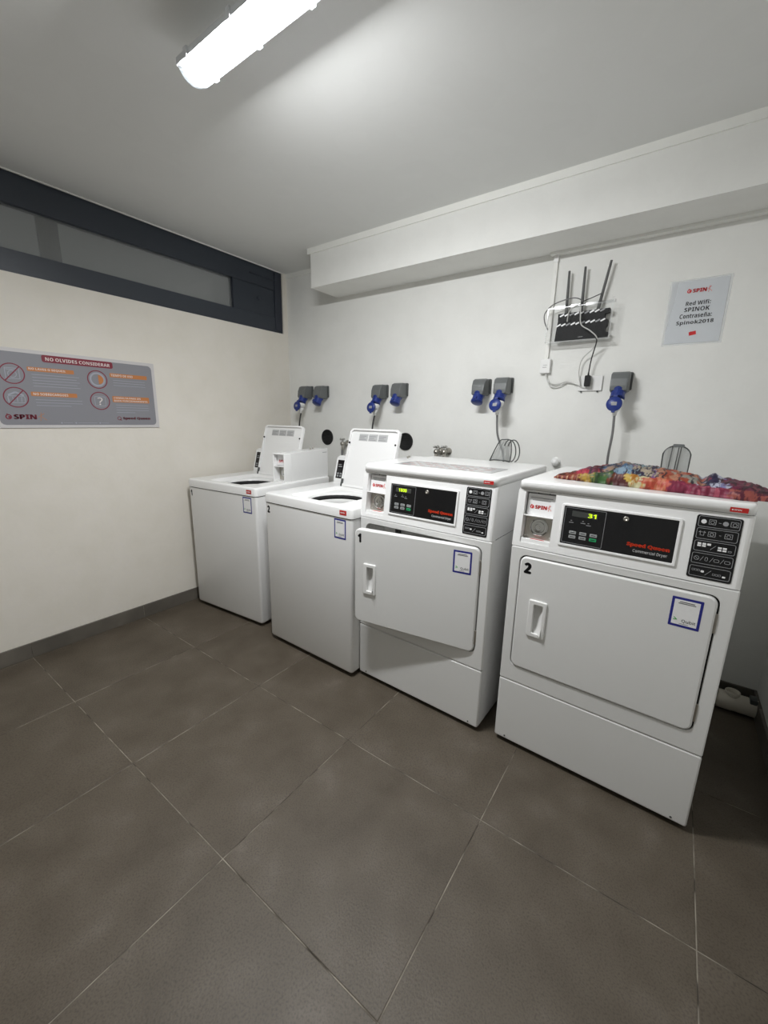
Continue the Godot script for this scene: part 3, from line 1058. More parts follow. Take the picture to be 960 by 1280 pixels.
func instruction_print(cp: Node3D) -> void:
	var grey := new_st()
	var white := new_st()
	var z := 0.0017
	var x0 := 0.552
	var x1 := 0.649
	var ys := [0.1705, 0.134, 0.0965, 0.0585, 0.019]
	for i in 5:
		outline(grey, x0, ys[i], x1, ys[i] + 0.0325, z, 0.005, 0.0013)
	var y: float = ys[0] + 0.016
	disc(white, 0.565, y, 0.0065, z)
	outline(grey, 0.577, y - 0.007, 0.594, y + 0.008, z, 0.001, 0.0013); ring(grey, 0.5855, y, 0.005, 0.0012, z)
	stroke(grey, Vector2(0.600, y), Vector2(0.606, y), 0.0013, z)
	disc(grey, 0.616, y, 0.0068, z)
	outline(grey, 0.627, y - 0.007, 0.645, y + 0.008, z, 0.001, 0.0013); ring(grey, 0.6365, y, 0.005, 0.0012, z)
	y = ys[1] + 0.016
	outline(grey, 0.561, y - 0.006, 0.571, y + 0.005, z, 0.001, 0.0012); stroke(grey, Vector2(0.558, y + 0.003), Vector2(0.562, y + 0.007), 0.002, z); stroke(grey, Vector2(0.574, y + 0.003), Vector2(0.570, y + 0.007), 0.002, z)
	outline(grey, 0.580, y - 0.007, 0.598, y + 0.008, z, 0.001, 0.0013); ring(grey, 0.589, y, 0.005, 0.0015, z)
	stroke(grey, Vector2(0.606, y), Vector2(0.611, y), 0.0013, z)
	outline(grey, 0.619, y - 0.007, 0.637, y + 0.008, z, 0.001, 0.0013); ring(grey, 0.628, y, 0.005, 0.0012, z)
	y = ys[2] + 0.016
	for k in 3:
		flat(white, 0.560 + k * 0.0115, y + 0.004, 0.569 + k * 0.0115, y + 0.010, z)
		if k < 2: flat(white, 0.560 + k * 0.0115, y - 0.002, 0.569 + k * 0.0115, y + 0.003, z)
	stroke(grey, Vector2(0.592, y - 0.008), Vector2(0.604, y + 0.006), 0.0011, z)
	for k in 2:
		flat(white, 0.609 + k * 0.0115, y - 0.001, 0.618 + k * 0.0115, y + 0.004, z)
		flat(white, 0.609 + k * 0.0115, y - 0.008, 0.618 + k * 0.0115, y - 0.003, z)
	outline(grey, 0.633, y - 0.008, 0.641, y - 0.003, z, 0.001, 0.0009)
	y = ys[3] + 0.016
	ring(grey, 0.564, y, 0.0065, 0.0012, z); stroke(grey, Vector2(0.560, y + 0.004), Vector2(0.568, y - 0.004), 0.0012, z)
	stroke(grey, Vector2(0.573, y - 0.007), Vector2(0.580, y + 0.007), 0.0011, z)
	outline(grey, 0.584, y - 0.006, 0.591, y + 0.006, z, 0.003, 0.0012)
	stroke(grey, Vector2(0.596, y - 0.007), Vector2(0.603, y + 0.007), 0.0011, z)
	outline(grey, 0.605, y - 0.005, 0.618, y + 0.004, z, 0.003, 0.0012)
	stroke(grey, Vector2(0.621, y - 0.007), Vector2(0.628, y + 0.007), 0.0011, z)
	outline(grey, 0.630, y - 0.005, 0.643, y + 0.004, z, 0.002, 0.0012)
	y = ys[4] + 0.016
	for k in 3: outline(grey, 0.558 + k * 0.007, y + 0.0, 0.564 + k * 0.007, y + 0.006, z, 0.001, 0.0009)
	flat(white, 0.580, y - 0.002, 0.588, y + 0.004, z, 0.002)
	stroke(grey, Vector2(0.591, y - 0.009), Vector2(0.604, y + 0.007), 0.0011, z)
	for k in 3: outline(grey, 0.608 + k * 0.007, y - 0.006, 0.614 + k * 0.007, y, z, 0.001, 0.0009)
	flat(white, 0.631, y - 0.008, 0.639, y - 0.003, z, 0.002)
	stuff(part(cp, "pictograms", grey, M.print_grey))
	stuff(part(cp, "bright_pictograms", white, M.sticker_white))

func dryers() -> void:
	make_dryer("white front-loading dryer numbered 1 with its door ajar, next to the washers", "1", "1800", Vector3(1.5666, 0, 0.9722), -0.0269, 9.0)
	make_dryer("white front-loading dryer numbered 2 with its door shut, colourful cloth on top", "2", "31", Vector3(2.3173, 0, 0.9705), -0.0341, 0.0)

# ------------------------------------------------------------------ wall fittings
func socket(x: float, y: float, label: String, plugged: bool, tag: bool, drop: Array = [], plug_label := "") -> void:
	var t := thing("industrial_socket", label, "socket", Vector3(x, y, 0), 0.0, "industrial wall sockets")
	var st := new_st()
	slab(st, -0.036, -0.040, 0.050, 0.048, 0.0, 0.014, 0.006, 0.002)
	part(t, "mount_plate", st, M.grey_dark)
	st = new_st()
	var L := []
	for e in [[0.010, 0.042, 0.047, -0.050], [0.055, 0.042, 0.047, -0.051], [0.074, 0.041, 0.040, -0.051], [0.090, 0.039, 0.012, -0.048], [0.097, 0.036, -0.022, -0.044]]:
		L.append(lift(rr(-e[1], e[3], e[1], e[2], 0.008, 3), e[0]))
	loft(st, L, Transform3D.IDENTITY, -1)
	cap(st, L[-1]); cap(st, L[0], Transform3D.IDENTITY, true)
	part(t, "housing", st, M.grey_plastic)
	for sx in [-0.033, 0.033]:
		st = new_st()
		rod(st, Vector3(sx, -0.040, 0.05), Vector3(sx, -0.040, 0.082), 0.004)
		part(t, "screw", st, M.grey_dark)
	if tag:
		st = new_st()
		slab(st, -0.020, 0.0, 0.012, 0.016, 0.0, 0.0008, 0.001, 0.0002, Transform3D(Basis(Vector3.RIGHT, -1.1), Vector3(0, 0.024, 0.0805)), 1)
		part(t, "sticker", st, M.sticker_white)
	var a := Vector3(0, -0.042, 0.066)
	var dir := Vector3(0, -0.86, 0.5).normalized()
	st = new_st()
	var xf := between(a, a + dir)
	lathe(st, [Vector2(0.0001, -0.01), Vector2(0.036, -0.01), Vector2(0.036, 0.010), Vector2(0.033, 0.012), Vector2(0.032, 0.038), Vector2(0.034, 0.041), Vector2(0.034, 0.050), Vector2(0.0001, 0.050)], 20, xf, -1)
	part(t, "collar", st, M.blue_plastic, "blue round socket collar")
	st = new_st()
	if plugged:
		# hinged lid swung out in front of the plug
		var lx := Transform3D(Basis(Vector3.RIGHT, -0.15), Vector3(-0.003, -0.112, 0.140))
		lathe(st, [Vector2(0.0001, -0.008), Vector2(0.035, -0.008), Vector2(0.036, 0.0), Vector2(0.033, 0.004), Vector2(0.0001, 0.005)], 24, lx)
		box(st, -0.009, 0.020, -0.02, 0.009, 0.045, -0.004, lx)
		box(st, -0.008, -0.042, -0.006, 0.008, -0.030, 0.002, lx)
		part(t, "lid", st, M.blue_plastic, "blue hinged lid")
		st = new_st()
		slab(st, -0.012, -0.008, 0.012, 0.009, 0.0048, 0.0056, 0.001, 0.0002, lx, 1)
		part(t, "lid_label", st, M.print_grey)
		var p := thing("power_plug", plug_label, "plug", Vector3(x, y, 0), 0.0, "plugs in the wall sockets")
		var b := a + dir * 0.057
		st = new_st()
		lathe(st, [Vector2(0.0001, 0.0), Vector2(0.032, 0.0), Vector2(0.032, 0.012), Vector2(0.027, 0.034), Vector2(0.0001, 0.036)], 18, between(b, b + Vector3(0, -0.97, 0.2)))
		part(p, "grip", st, M.plastic_white)
		var c := b + Vector3(0, -0.034, 0.006)
		st = new_st()
		lathe(st, [Vector2(0.0001, 0.0), Vector2(0.022, 0.0), Vector2(0.023, 0.012), Vector2(0.012, 0.026), Vector2(0.009, 0.044), Vector2(0.0001, 0.044)], 16, between(c, c + Vector3(0, -1.0, -0.05)))
		part(p, "cable_nut", st, M.plastic_white)
		var pts := [c + Vector3(0, -0.040, -0.002)]
		for d in drop: pts.append(d)
		st = new_st()
		tube(st, pts, 0.006)
		part(p, "cable", st, M.cable_black if x < 1.5 else M.cable_grey)
	else:
		# lid shut over the opening
		lathe(st, [Vector2(0.0001, 0.050), Vector2(0.036, 0.050), Vector2(0.036, 0.058), Vector2(0.031, 0.062), Vector2(0.0001, 0.063)], 20, xf)
		box(st, -0.010, 0.028, 0.040, 0.010, 0.043, 0.058, xf)
		part(t, "lid", st, M.blue_plastic, "blue hinged lid")

func wall_fittings() -> void:
	socket(0.236, 1.546, "grey industrial socket with plug, leftmost of the row, above washer 1", true, false, [Vector3(0, -0.26, 0.12), Vector3(-0.004, -0.40, 0.12), Vector3(-0.006, -0.7, 0.12)], "blue and white plug nearest the cream wall, on a dark cable")
	socket(0.410, 1.543, "empty grey socket with blue lid, second from the left in the row", false, false)
	socket(0.990, 1.535, "grey industrial socket with plug above washer 2, third from the left", true, false, [Vector3(-0.003, -0.26, 0.12), Vector3(-0.008, -0.40, 0.12), Vector3(-0.01, -0.7, 0.12)], "blue and white plug on a dark cable above the lid of the second washer")
	socket(1.158, 1.541, "empty grey socket with white tag and blue lid, fourth from the left", false, true)
	socket(1.757, 1.546, "empty grey socket with blue lid, above dryer 1", false, false)
	socket(1.893, 1.549, "grey industrial socket with white tag and plug, above dryer 1", true, true, [Vector3(0.01, -0.27, 0.10), Vector3(0.03, -0.34, 0.09), Vector3(0.05, -0.42, 0.07), Vector3(0.05, -0.6, 0.06)], "blue and white plug with grey cable reaching down to the loose wire hoops")
	socket(2.503, 1.552, "grey industrial socket with white tag and plug, rightmost, above dryer 2", true, true, [Vector3(0.004, -0.26, 0.105), Vector3(-0.002, -0.38, 0.10), Vector3(0, -0.5, 0.08), Vector3(0, -0.7, 0.07)], "blue and white plug with straight grey cable above the colourful cloth")
	var st: SurfaceTool
	# round black vent covers
	for v in [[0.436, 1.189, "black round vent cover on the wall above washer 1"], [1.196, 1.189, "black round vent cover half hidden by the lid of washer 2"]]:
		var t := thing("round_vent", v[2], "vent", Vector3(v[0], v[1], 0), 0.0, "round black vents")
		st = new_st()
		lathe(st, [Vector2(0.062, 0.0), Vector2(0.062, 0.006), Vector2(0.058, 0.009), Vector2(0.053, 0.008), Vector2(0.052, 0.003), Vector2(0.0001, 0.003)], 36)
		part(t, "rim", st, M.black_matte)
		for k in 7:
			var y: float = -0.042 + k * 0.014
			var hw := sqrt(0.053 * 0.053 - y * y)
			st = new_st()
			box(st, -hw, y - 0.003, 0.002, hw, y + 0.003, 0.0075)
			part(t, "slat", st, M.black_matte)
	# water taps
	var taps := [[0.655, 1.150, "chrome water tap with hose on the wall beside washer 2's lid", true], [1.482, 1.138, "left chrome water tap of the pair behind dryer 1", false], [1.540, 1.140, "right chrome water tap of the pair behind dryer 1", false]]
	for v in taps:
		var t := thing("water_tap", v[2], "tap", Vector3(v[0], v[1], 0), 0.0, "water taps on the back wall")
		st = new_st()
		lathe(st, [Vector2(0.0001, 0.0), Vector2(0.026, 0.0), Vector2(0.024, 0.006), Vector2(0.011, 0.009), Vector2(0.011, 0.05), Vector2(0.015, 0.052), Vector2(0.015, 0.075), Vector2(0.0001, 0.078)], 16)
		rod(st, Vector3(0, 0, 0.062), Vector3(0, -0.05, 0.068), 0.012, 0.010)
		part(t, "valve_body", st, M.steel)
		st = new_st()
		rod(st, Vector3(0, 0.010, 0.062), Vector3(0, 0.030, 0.062), 0.006)
		for k in 3:
			var an := TAU * k / 3 + 0.4
			rod(st, Vector3(0, 0.032, 0.062), Vector3(0.022 * cos(an), 0.034, 0.062 + 0.022 * sin(an)), 0.007, 0.009)
		part(t, "handle", st, M.chrome)
		st = new_st()
		tube(st, [Vector3(0, -0.048, 0.068), Vector3(0.002, -0.10, 0.07), Vector3(0.01, -0.2, 0.06), Vector3(0.02, -0.35, 0.05)], 0.009)
		part(t, "hose", st, M.cable_grey)
	# small round cap low on the wall between the dryers
	var cp := thing("wall_stopper", "small white round stopper on the wall between the two dryers", "stopper", Vector3(2.228, 1.121, 0))
	st = new_st()
	lathe(st, [Vector2(0.012, 0.0), Vector2(0.012, 0.012), Vector2(0.020, 0.016), Vector2(0.0215, 0.024), Vector2(0.018, 0.034), Vector2(0.0001, 0.038)], 18)
	part(cp, "knob", st, M.plastic_white)
	st = new_st()
	lathe(st, [Vector2(0.028, 0.0), Vector2(0.027, 0.003), Vector2(0.012, 0.004)], 18)
	part(cp, "rosette", st, M.plastic_white)
	router()
	# drain pipe in the far right corner
	var dp := thing("drain_pipe", "cream plastic drain pipe on the floor behind dryer 2", "pipe", Vector3(3.10, 0.0445, 0.105))
	st = new_st()
	lathe(st, [Vector2(0.0001, -0.55), Vector2(0.038, -0.55), Vector2(0.038, 0.10), Vector2(0.0001, 0.10)], 24, between(Vector3.ZERO, Vector3(1, 0, 0)))
	part(dp, "pipe", st, M.pvc)
	st = new_st()
	lathe(st, [Vector2(0.038, 0.0), Vector2(0.043, 0.0), Vector2(0.044, 0.004), Vector2(0.044, 0.060), Vector2(0.042, 0.064), Vector2(0.042, 0.150), Vector2(0.038, 0.154), Vector2(0.0001, 0.154)], 24, between(Vector3(0.02, 0, 0), Vector3(1, 0, 0)))
	part(dp, "coupling", st, M.pvc)
	st = new_st()
	lathe(st, [Vector2(0.028, 0.03), Vector2(0.030, 0.054), Vector2(0.028, 0.056), Vector2(0.024, 0.054), Vector2(0.024, 0.02)], 20, between(Vector3(0.075, 0, 0), Vector3(0.075, 1, 0)))
	part(dp, "branch_socket", st, M.pvc)
	for bx in [0.005, 0.15]:
		st = new_st()
		slab(st, bx - 0.012, 0.030, bx + 0.014, 0.054, -0.02, 0.030, 0.004, 0.003)
		part(dp, "pipe_strap", st, M.grey_dark)

func router() -> void:
	var st := new_st()
	var t := thing("cable_trunking", "thin white cable trunking running up to the boxed beam", "trunking", Vector3(2.118, 1.675, 0))
	slab(st, -0.010, 0.0, 0.010, 0.530, 0.0, 0.014, 0.002, 0.001)
	part(t, "channel", st, M.trim)
	st = new_st()
	slab(st, -0.012, 0.500, 0.012, 0.545, 0.0, 0.017, 0.002, 0.001)
	part(t, "end_sleeve", st, M.plastic_white)
	t = thing("junction_box", "small white surface box at the foot of the cable trunking", "junction box", Vector3(2.118, 1.612, 0))
	st = new_st()
	slab(st, -0.028, 0.0, 0.028, 0.076, 0.0, 0.026, 0.004, 0.003)
	part(t, "case", st, M.plastic_white)
	st = new_st()
	flat(st, -0.012, 0.030, 0.010, 0.033, 0.026); flat(st, -0.010, 0.042, 0.012, 0.044, 0.026)
	stuff(part(t, "print", st, M.print_grey))
	# clear holder
	var h := thing("router_holder", "clear acrylic wall tray that holds the black router", "holder", Vector3(2.118, 1.762, 0))
	var w := 0.310
	st = new_st(); box(st, 0.0, 0.0, 0.0, w, 0.195, 0.003)
	part(h, "back_sheet", st, M.acrylic)
	st = new_st(); box(st, 0.0, 0.0, 0.072, w, 0.17, 0.075)
	part(h, "front_sheet", st, M.acrylic)
	st = new_st(); box(st, 0.0, 0.0, 0.003, w, 0.004, 0.072)
	part(h, "floor_sheet", st, M.acrylic_edge)
	for x in [0.0, w - 0.004]:
		st = new_st(); box(st, x, 0.004, 0.003, x + 0.004, 0.185, 0.072)
		part(h, "side_sheet", st, M.acrylic)
	for e in [[0.0, 0.168, 0.072, w, 0.1715, 0.0755], [0.0, 0.0, 0.0715, w, 0.004, 0.0755], [-0.001, 0.0, 0.0715, 0.004, 0.17, 0.0755], [w - 0.006, 0.0, 0.0715, w + 0.001, 0.19, 0.0755], [0.0, 0.182, 0.0, w, 0.195, 0.0035]]:
		st = new_st(); box(st, e[0], e[1], e[2], e[3], e[4], e[5])
		part(h, "polished_edge", st, M.acrylic_edge)
	# black router with notched edges and two rows of slanting slots
	var r := thing("wifi_router", "black router with three grey aerials in a clear wall tray", "router", Vector3(2.160, 1.769, 0.012))
	st = new_st()
	var outl := [Vector2(0.0, 0.0), Vector2(0.252, 0.006), Vector2(0.258, 0.026), Vector2(0.240, 0.030), Vector2(0.240, 0.050), Vector2(0.248, 0.062), Vector2(0.248, 0.088), Vector2(0.232, 0.092), Vector2(0.232, 0.116), Vector2(0.252, 0.122), Vector2(0.252, 0.140), Vector2(0.006, 0.138), Vector2(0.008, 0.100), Vector2(0.004, 0.060)]
	var tris := Geometry2D.triangulate_polygon(PackedVector2Array(outl))
	st.set_smooth_group(-1)
	for i in range(0, tris.size(), 3):
		var p := [outl[tris[i]], outl[tris[i + 1]], outl[tris[i + 2]]]
		if (p[1] - p[0]).cross(p[2] - p[0]) < 0: p = [p[0], p[2], p[1]]
		tri(st, Vector3(p[0].x, p[0].y, 0.036), Vector3(p[1].x, p[1].y, 0.036), Vector3(p[2].x, p[2].y, 0.036))
		tri(st, Vector3(p[0].x, p[0].y, 0.0), Vector3(p[2].x, p[2].y, 0.0), Vector3(p[1].x, p[1].y, 0.0))
	loft(st, [lift(outl, 0.0), lift(outl, 0.036)])
	part(r, "case", st, M.router_black)
	for row in [[0.026, 0.128, 9, 0.024], [0.014, 0.080, 10, 0.0235]]:
		for i in row[2]:
			st = new_st()
			var x: float = row[0] + i * row[3]
			stroke(st, Vector2(x - 0.010, row[1] - 0.004 + i * 0.0006), Vector2(x + 0.010, row[1] + 0.006 + i * 0.0006), 0.0075, 0.0362)
			part(r, "vent_slot", st, M.sticker_white if i % 3 != 2 else M.print_grey)
	st = new_st()
	for k in 4: flat(st, 0.118 + k * 0.006, 0.014, 0.121 + k * 0.006, 0.016, 0.036)
	stuff(part(r, "status_lights", st, M.sticker_white))
	for an in [[Vector3(0.042, 0.130, 0.018), Vector3(0.036, 0.345, 0.022)], [Vector3(0.116, 0.130, 0.018), Vector3(0.112, 0.352, 0.022)], [Vector3(0.192, 0.130, 0.018), Vector3(0.229, 0.360, 0.026)]]:
		st = new_st()
		rod(st, an[0], an[0].lerp(an[1], 0.22), 0.0090, 0.0085)
		rod(st, an[0].lerp(an[1], 0.2), an[1], 0.0076, 0.0058)
		part(r, "aerial", st, M.antenna, "grey aerial")
	# leads
	var c := thing("network_lead", "pale grey lead looping from the trunking over the router", "cable", Vector3(2.1, 1.9, 0))
	st = new_st()
	tube(st, [Vector3(0.012, -0.06, 0.016), Vector3(-0.006, -0.02, 0.03), Vector3(-0.002, 0.02, 0.05), Vector3(0.05, 0.052, 0.08), Vector3(0.14, 0.068, 0.085), Vector3(0.185, 0.050, 0.07), Vector3(0.180, 0.02, 0.052)], 0.0028)
	part(c, "wire", st, M.cable_grey)
	c = thing("power_lead", "grey wire from the router down to the black adapter", "cable", Vector3(2.28, 1.6, 0))
	st = new_st()
	tube(st, [Vector3(-0.002, 0.32, 0.06), Vector3(0.0, 0.28, 0.082), Vector3(0.010, 0.235, 0.082), Vector3(0.055, 0.20, 0.082), Vector3(0.090, 0.165, 0.080), Vector3(0.092, 0.14, 0.07), Vector3(0.075, 0.07, 0.045), Vector3(0.068, 0.0, 0.035)], 0.0030)
	part(c, "wire", st, M.cable_black)
	c = thing("patch_lead", "pale wire from the router tray down to the wall outlet", "cable", Vector3(2.28, 1.55, 0))
	st = new_st()
	tube(st, [Vector3(-0.060, 0.310, 0.07), Vector3(-0.050, 0.36, 0.082), Vector3(-0.006, 0.385, 0.075), Vector3(0.004, 0.335, 0.084), Vector3(0.014, 0.285, 0.084), Vector3(0.060, 0.252, 0.084), Vector3(0.094, 0.215, 0.080), Vector3(0.080, 0.175, 0.05), Vector3(0.028, 0.125, 0.03), Vector3(0.018, 0.06, 0.025), Vector3(0.032, -0.01, 0.018)], 0.0028)
	part(c, "wire", st, M.cable_pale)
	c = thing("aerial_tie_lead", "thin black wire tied to the slanting aerial", "cable", Vector3(2.28, 1.94, 0))
	st = new_st()
	tube(st, [Vector3(-0.002, -0.02, 0.06), Vector3(0.006, 0.005, 0.075), Vector3(0.045, 0.022, 0.065), Vector3(0.083, 0.040, 0.048)], 0.0022)
	part(c, "wire", st, M.cable_black)
	for k in 2:
		c = thing("outlet_lead", ["upper of two pale wires sagging between junction box and outlet", "lower of two pale wires sagging between junction box and outlet"][k], "cable", Vector3(2.118, 1.55, 0))
		st = new_st()
		tube(st, [Vector3(0.002 + k * 0.006, 0.066, 0.012), Vector3(0.015, 0.035, 0.014), Vector3(0.04, 0.006 - k * 0.016, 0.014), Vector3(0.085, 0.004 - k * 0.012, 0.014), Vector3(0.125, 0.014 - k * 0.004, 0.014), Vector3(0.170, -0.002, 0.014), Vector3(0.205, -0.020, 0.014), Vector3(0.222, -0.022, 0.014)], 0.003)
		part(c, "wire", st, M.cable_pale)
	var o := thing("wall_outlet", "white wall outlet plate with a black adapter plugged in", "outlet", Vector3(2.298, 1.513, 0))
	st = new_st()
	slab(st, 0.0, 0.0, 0.118, 0.078, 0.0, 0.010, 0.004, 0.002)
	part(o, "cover_plate", st, M.plastic_white)
	for x in [0.018, 0.098]:
		st = new_st()
		rod(st, Vector3(x, -0.007, 0.006), Vector3(x, 0.001, 0.006), 0.004)
		part(o, "tab", st, M.grey_dark)
	st = new_st()
	slab(st, 0.030, 0.020, 0.068, 0.060, 0.0098, 0.0115, 0.004, 0.0005)
	part(o, "socket_face", st, M.trim)
	var ad := thing("power_adapter", "black power adapter in the white wall outlet", "adapter", Vector3(2.348, 1.534, 0.011))
	st = new_st()
	slab(st, -0.015, 0.0, 0.013, 0.056, 0.0, 0.034, 0.005, 0.003)
	part(ad, "case", st, M.black)
	st = new_st()
	rod(st, Vector3(0, 0.054, 0.022), Vector3(0, 0.072, 0.023), 0.005, 0.0035)
	part(ad, "strain_relief", st, M.black)

# ------------------------------------------------------------------ signs
func signs() -> void:
	var s := thing("wall_sign", "grey laundry rules sign with maroon heading on the cream wall", "sign", Vector3(0, 0, 1.933), PI / 2)
	var st := new_st()
	slab(st, 0.0, 1.262, 0.800, 1.656, 0.0, 0.006, 0.004, 0.001)
	part(s, "board", st, M.board)
	var z := 0.0060
	st = new_st()
	flat(st, 0.020, 1.278, 0.782, 1.638, z, 0.022)
	part(s, "grey_field", st, M.sign_grey)
	z += 0.0005
	st = new_st()
	flat(st, 0.228, 1.601, 0.563, 1.638, z, 0.010)
	part(s, "heading_banner", st, M.sign_maroon, "maroon heading banner")
	for c in [[0.098, 1.532], [0.098, 1.416], [0.475, 1.534], [0.475, 1.415]]:
		st = new_st()
		ring(st, c[0], c[1], 0.051, 0.005, z)
		part(s, "icon_ring", st, M.sign_maroon)
	for c in [[0.098, 1.532], [0.098, 1.416]]:
		st = new_st()
		stroke(st, Vector2(c[0] - 0.032, c[1] - 0.036), Vector2(c[0] + 0.032, c[1] + 0.036), 0.005, z + 0.0008)
		part(s, "icon_slash", st, M.sign_maroon)
	for e in [[0.160, 1.551, 0.364, 1.572], [0.160, 1.426, 0.364, 1.448], [0.541, 1.553, 0.750, 1.576], [0.541, 1.411, 0.750, 1.446]]:
		st = new_st()
		flat(st, e[0], e[1], e[2], e[3], z, 0.004)
		part(s, "orange_bar", st, M.sign_orange, "orange heading bar")
	st = new_st()
	st.set_smooth_group(-1)
	for k in 8:
		var a := -PI / 2 + PI * k / 8
		var b := -PI / 2 + PI * (k + 1) / 8
		tri(st, Vector3(0.480, 1.534, z + 0.0006), Vector3(0.480 + 0.026 * cos(a), 1.534 + 0.026 * sin(a), z + 0.0006), Vector3(0.480 + 0.026 * cos(b), 1.534 + 0.026 * sin(b), z + 0.0006))
	part(s, "clock_half", st, M.sign_orange)
	st = new_st()
	for i in 5: flat(st, 0.176, 1.534 - i * 0.0145, 0.385 if i % 2 == 0 else 0.372, 1.5365 - i * 0.0145, z)
	for i in 3: flat(st, 0.176, 1.407 - i * 0.0145, 0.385 if i < 2 else 0.33, 1.4095 - i * 0.0145, z)
	for i in 3: flat(st, 0.556, 1.536 - i * 0.0145, 0.735, 1.5385 - i * 0.0145, z)
	for i in 4: flat(st, 0.556, 1.394 - i * 0.0145, 0.742 if i < 3 else 0.66, 1.3965 - i * 0.0145, z)
	stuff(part(s, "small_print", st, M.sign_line))
	st = new_st()
	outline(st, 0.070, 1.506, 0.128, 1.560, z, 0.003, 0.003); ring(st, 0.098, 1.530, 0.018, 0.003, z)
	flat(st, 0.074, 1.550, 0.122, 1.553, z)
	for k in 4: stroke(st, Vector2(0.070 + k * 0.016, 1.394), Vector2(0.066 + k * 0.018, 1.418), 0.003, z)
	outline(st, 0.064, 1.388, 0.134, 1.424, z, 0.008, 0.003)
	stroke(st, Vector2(0.068, 1.426), Vector2(0.098, 1.442), 0.008, z); stroke(st, Vector2(0.098, 1.442), Vector2(0.130, 1.426), 0.008, z)
	ring(st, 0.475, 1.534, 0.039, 0.009, z)
	outline(st, 0.447, 1.386, 0.504, 1.440, z, 0.006, 0.0025)
	disc(st, 0.274, 1.289, 0.004, z); disc(st, 0.341, 1.289, 0.004, z); disc(st, 0.460, 1.289, 0.004, z)
	flat(st, 0.283, 1.288, 0.325, 1.290, z); flat(st, 0.350, 1.288, 0.445, 1.290, z); flat(st, 0.468, 1.288, 0.505, 1.290, z)
	stuff(part(s, "pale_print", st, M.sign_line))
	text(s, "?", 0.462, 1.392, 0.026, 0.042, z + 0.0003, M.sign_text, "lettering", false)
	text(s, "NO OLVIDES CONSIDERAR", 0.244, 1.6095, 0.304, 0.017, z + 0.0006, M.sign_text)
	text(s, "NO LAVES O SEQUES:", 0.166, 1.556, 0.160, 0.012, z + 0.0006, M.sign_text)
	text(s, "NO SOBRECARGUES", 0.170, 1.431, 0.152, 0.012, z + 0.0006, M.sign_text)
	text(s, "TIEMPO DE USO", 0.547, 1.559, 0.120, 0.012, z + 0.0006, M.sign_text)
	text(s, "CONSULTA PARA UN", 0.549, 1.431, 0.150, 0.010, z + 0.0006, M.sign_text)
	text(s, "BUEN FUNCIONAMIENTO", 0.549, 1.415, 0.190, 0.010, z + 0.0006, M.sign_text)
	spin_logo(s, 0.042, 1.307, 0.168, 0.026, z, M.sign_maroon, M.sign_orange)
	st = new_st()
	ring(st, 0.566, 1.317, 0.011, 0.003, z); stroke(st, Vector2(0.568, 1.312), Vector2(0.578, 1.305), 0.004, z)
	part(s, "round_mark", st, M.sign_maroon)
	text(s, "Speed Queen", 0.586, 1.306, 0.160, 0.020, z + 0.0003, M.sign_maroon, "lettering", true, 0.6)
	# laminated paper notice
	var p := thing("paper_notice", "laminated paper wifi notice taped high on the back wall", "notice", Vector3(2.650, 1.714, 0))
	st = new_st()
	slab(st, 0.008, 0.008, 0.218, 0.278, 0.0010, 0.0016, 0.001, 0.0002, Transform3D.IDENTITY, 1)
	part(p, "sheet", st, M.paper)
	# slightly curled plastic sleeve
	st = new_st()
	var L := []
	for i in 13:
		var row := []
		for j in 13:
			var u := i / 12.0
			var v := j / 12.0
			row.append(Vector3(u * 0.228, v * 0.285, 0.0005 + 0.007 * pow(1.0 - u, 14.0) * v))
		L.append(row)
	loft(st, L, Transform3D.IDENTITY, 1, false)
	part(p, "sleeve", st, M.film)
	z = 0.0020
	spin_logo(p, 0.068, 0.226, 0.092, 0.017, z, M.print_red, M.print_orange)
	text(p, "Red Wifi:", 0.071, 0.172, 0.092, 0.018, z, M.print_black)
	text(p, "SPINOK", 0.069, 0.1455, 0.094, 0.018, z, M.print_black)
	text(p, "Contraseña:", 0.055, 0.117, 0.120, 0.020, z, M.print_black)
	text(p, "Spinok2018", 0.046, 0.0855, 0.140, 0.022, z, M.print_black)
	st = new_st()
	stroke(st, Vector2(0.102, 0.047), Vector2(0.128, 0.052), 0.016, z)
	stroke(st, Vector2(0.106, 0.044), Vector2(0.108, 0.058), 0.003, z)
	part(p, "red_mark", st, M.print_red)

# ------------------------------------------------------------------ small things
func on_dryer(which: int) -> Transform3D:
	return Transform3D(Basis(Vector3.UP, [-0.0269, -0.0341][which]), [Vector3(1.5666, 0, 0.9722), Vector3(2.3173, 0, 0.9705)][which])

func small_things() -> void:
	lint_screens()
	cloth()
	# laminated instruction sheet lying on dryer 1
	var xf := on_dryer(0)
	var at := xf * Vector3(0.10, 1.1322, -0.13)
	var s := thing("instruction_sheet", "glossy printed sheet lying flat on top of dryer 1", "sheet", at, -0.0269)
	var st := new_st()
	slab(st, 0.0, 0.0, 0.50, 0.20, 0.0, 0.0012, 0.004, 0.0004, Transform3D(FLAT_UP, Vector3.ZERO), 2)
	part(s, "sheet", st, mat(rgb8(190, 190, 190), 0.12))
	st = new_st()
	for r in 3:
		for k in 9:
			var x := 0.03 + k * 0.05
			flat(st, x, 0.03 + r * 0.06, x + 0.034 - 0.008 * ((k + r) % 3), 0.045 + r * 0.06, 0.0012)
	var pr := part(s, "print", st, mat(rgb8(148, 104, 104), 0.3))
	pr.transform = Transform3D(FLAT_UP, Vector3.ZERO)
	stuff(pr)

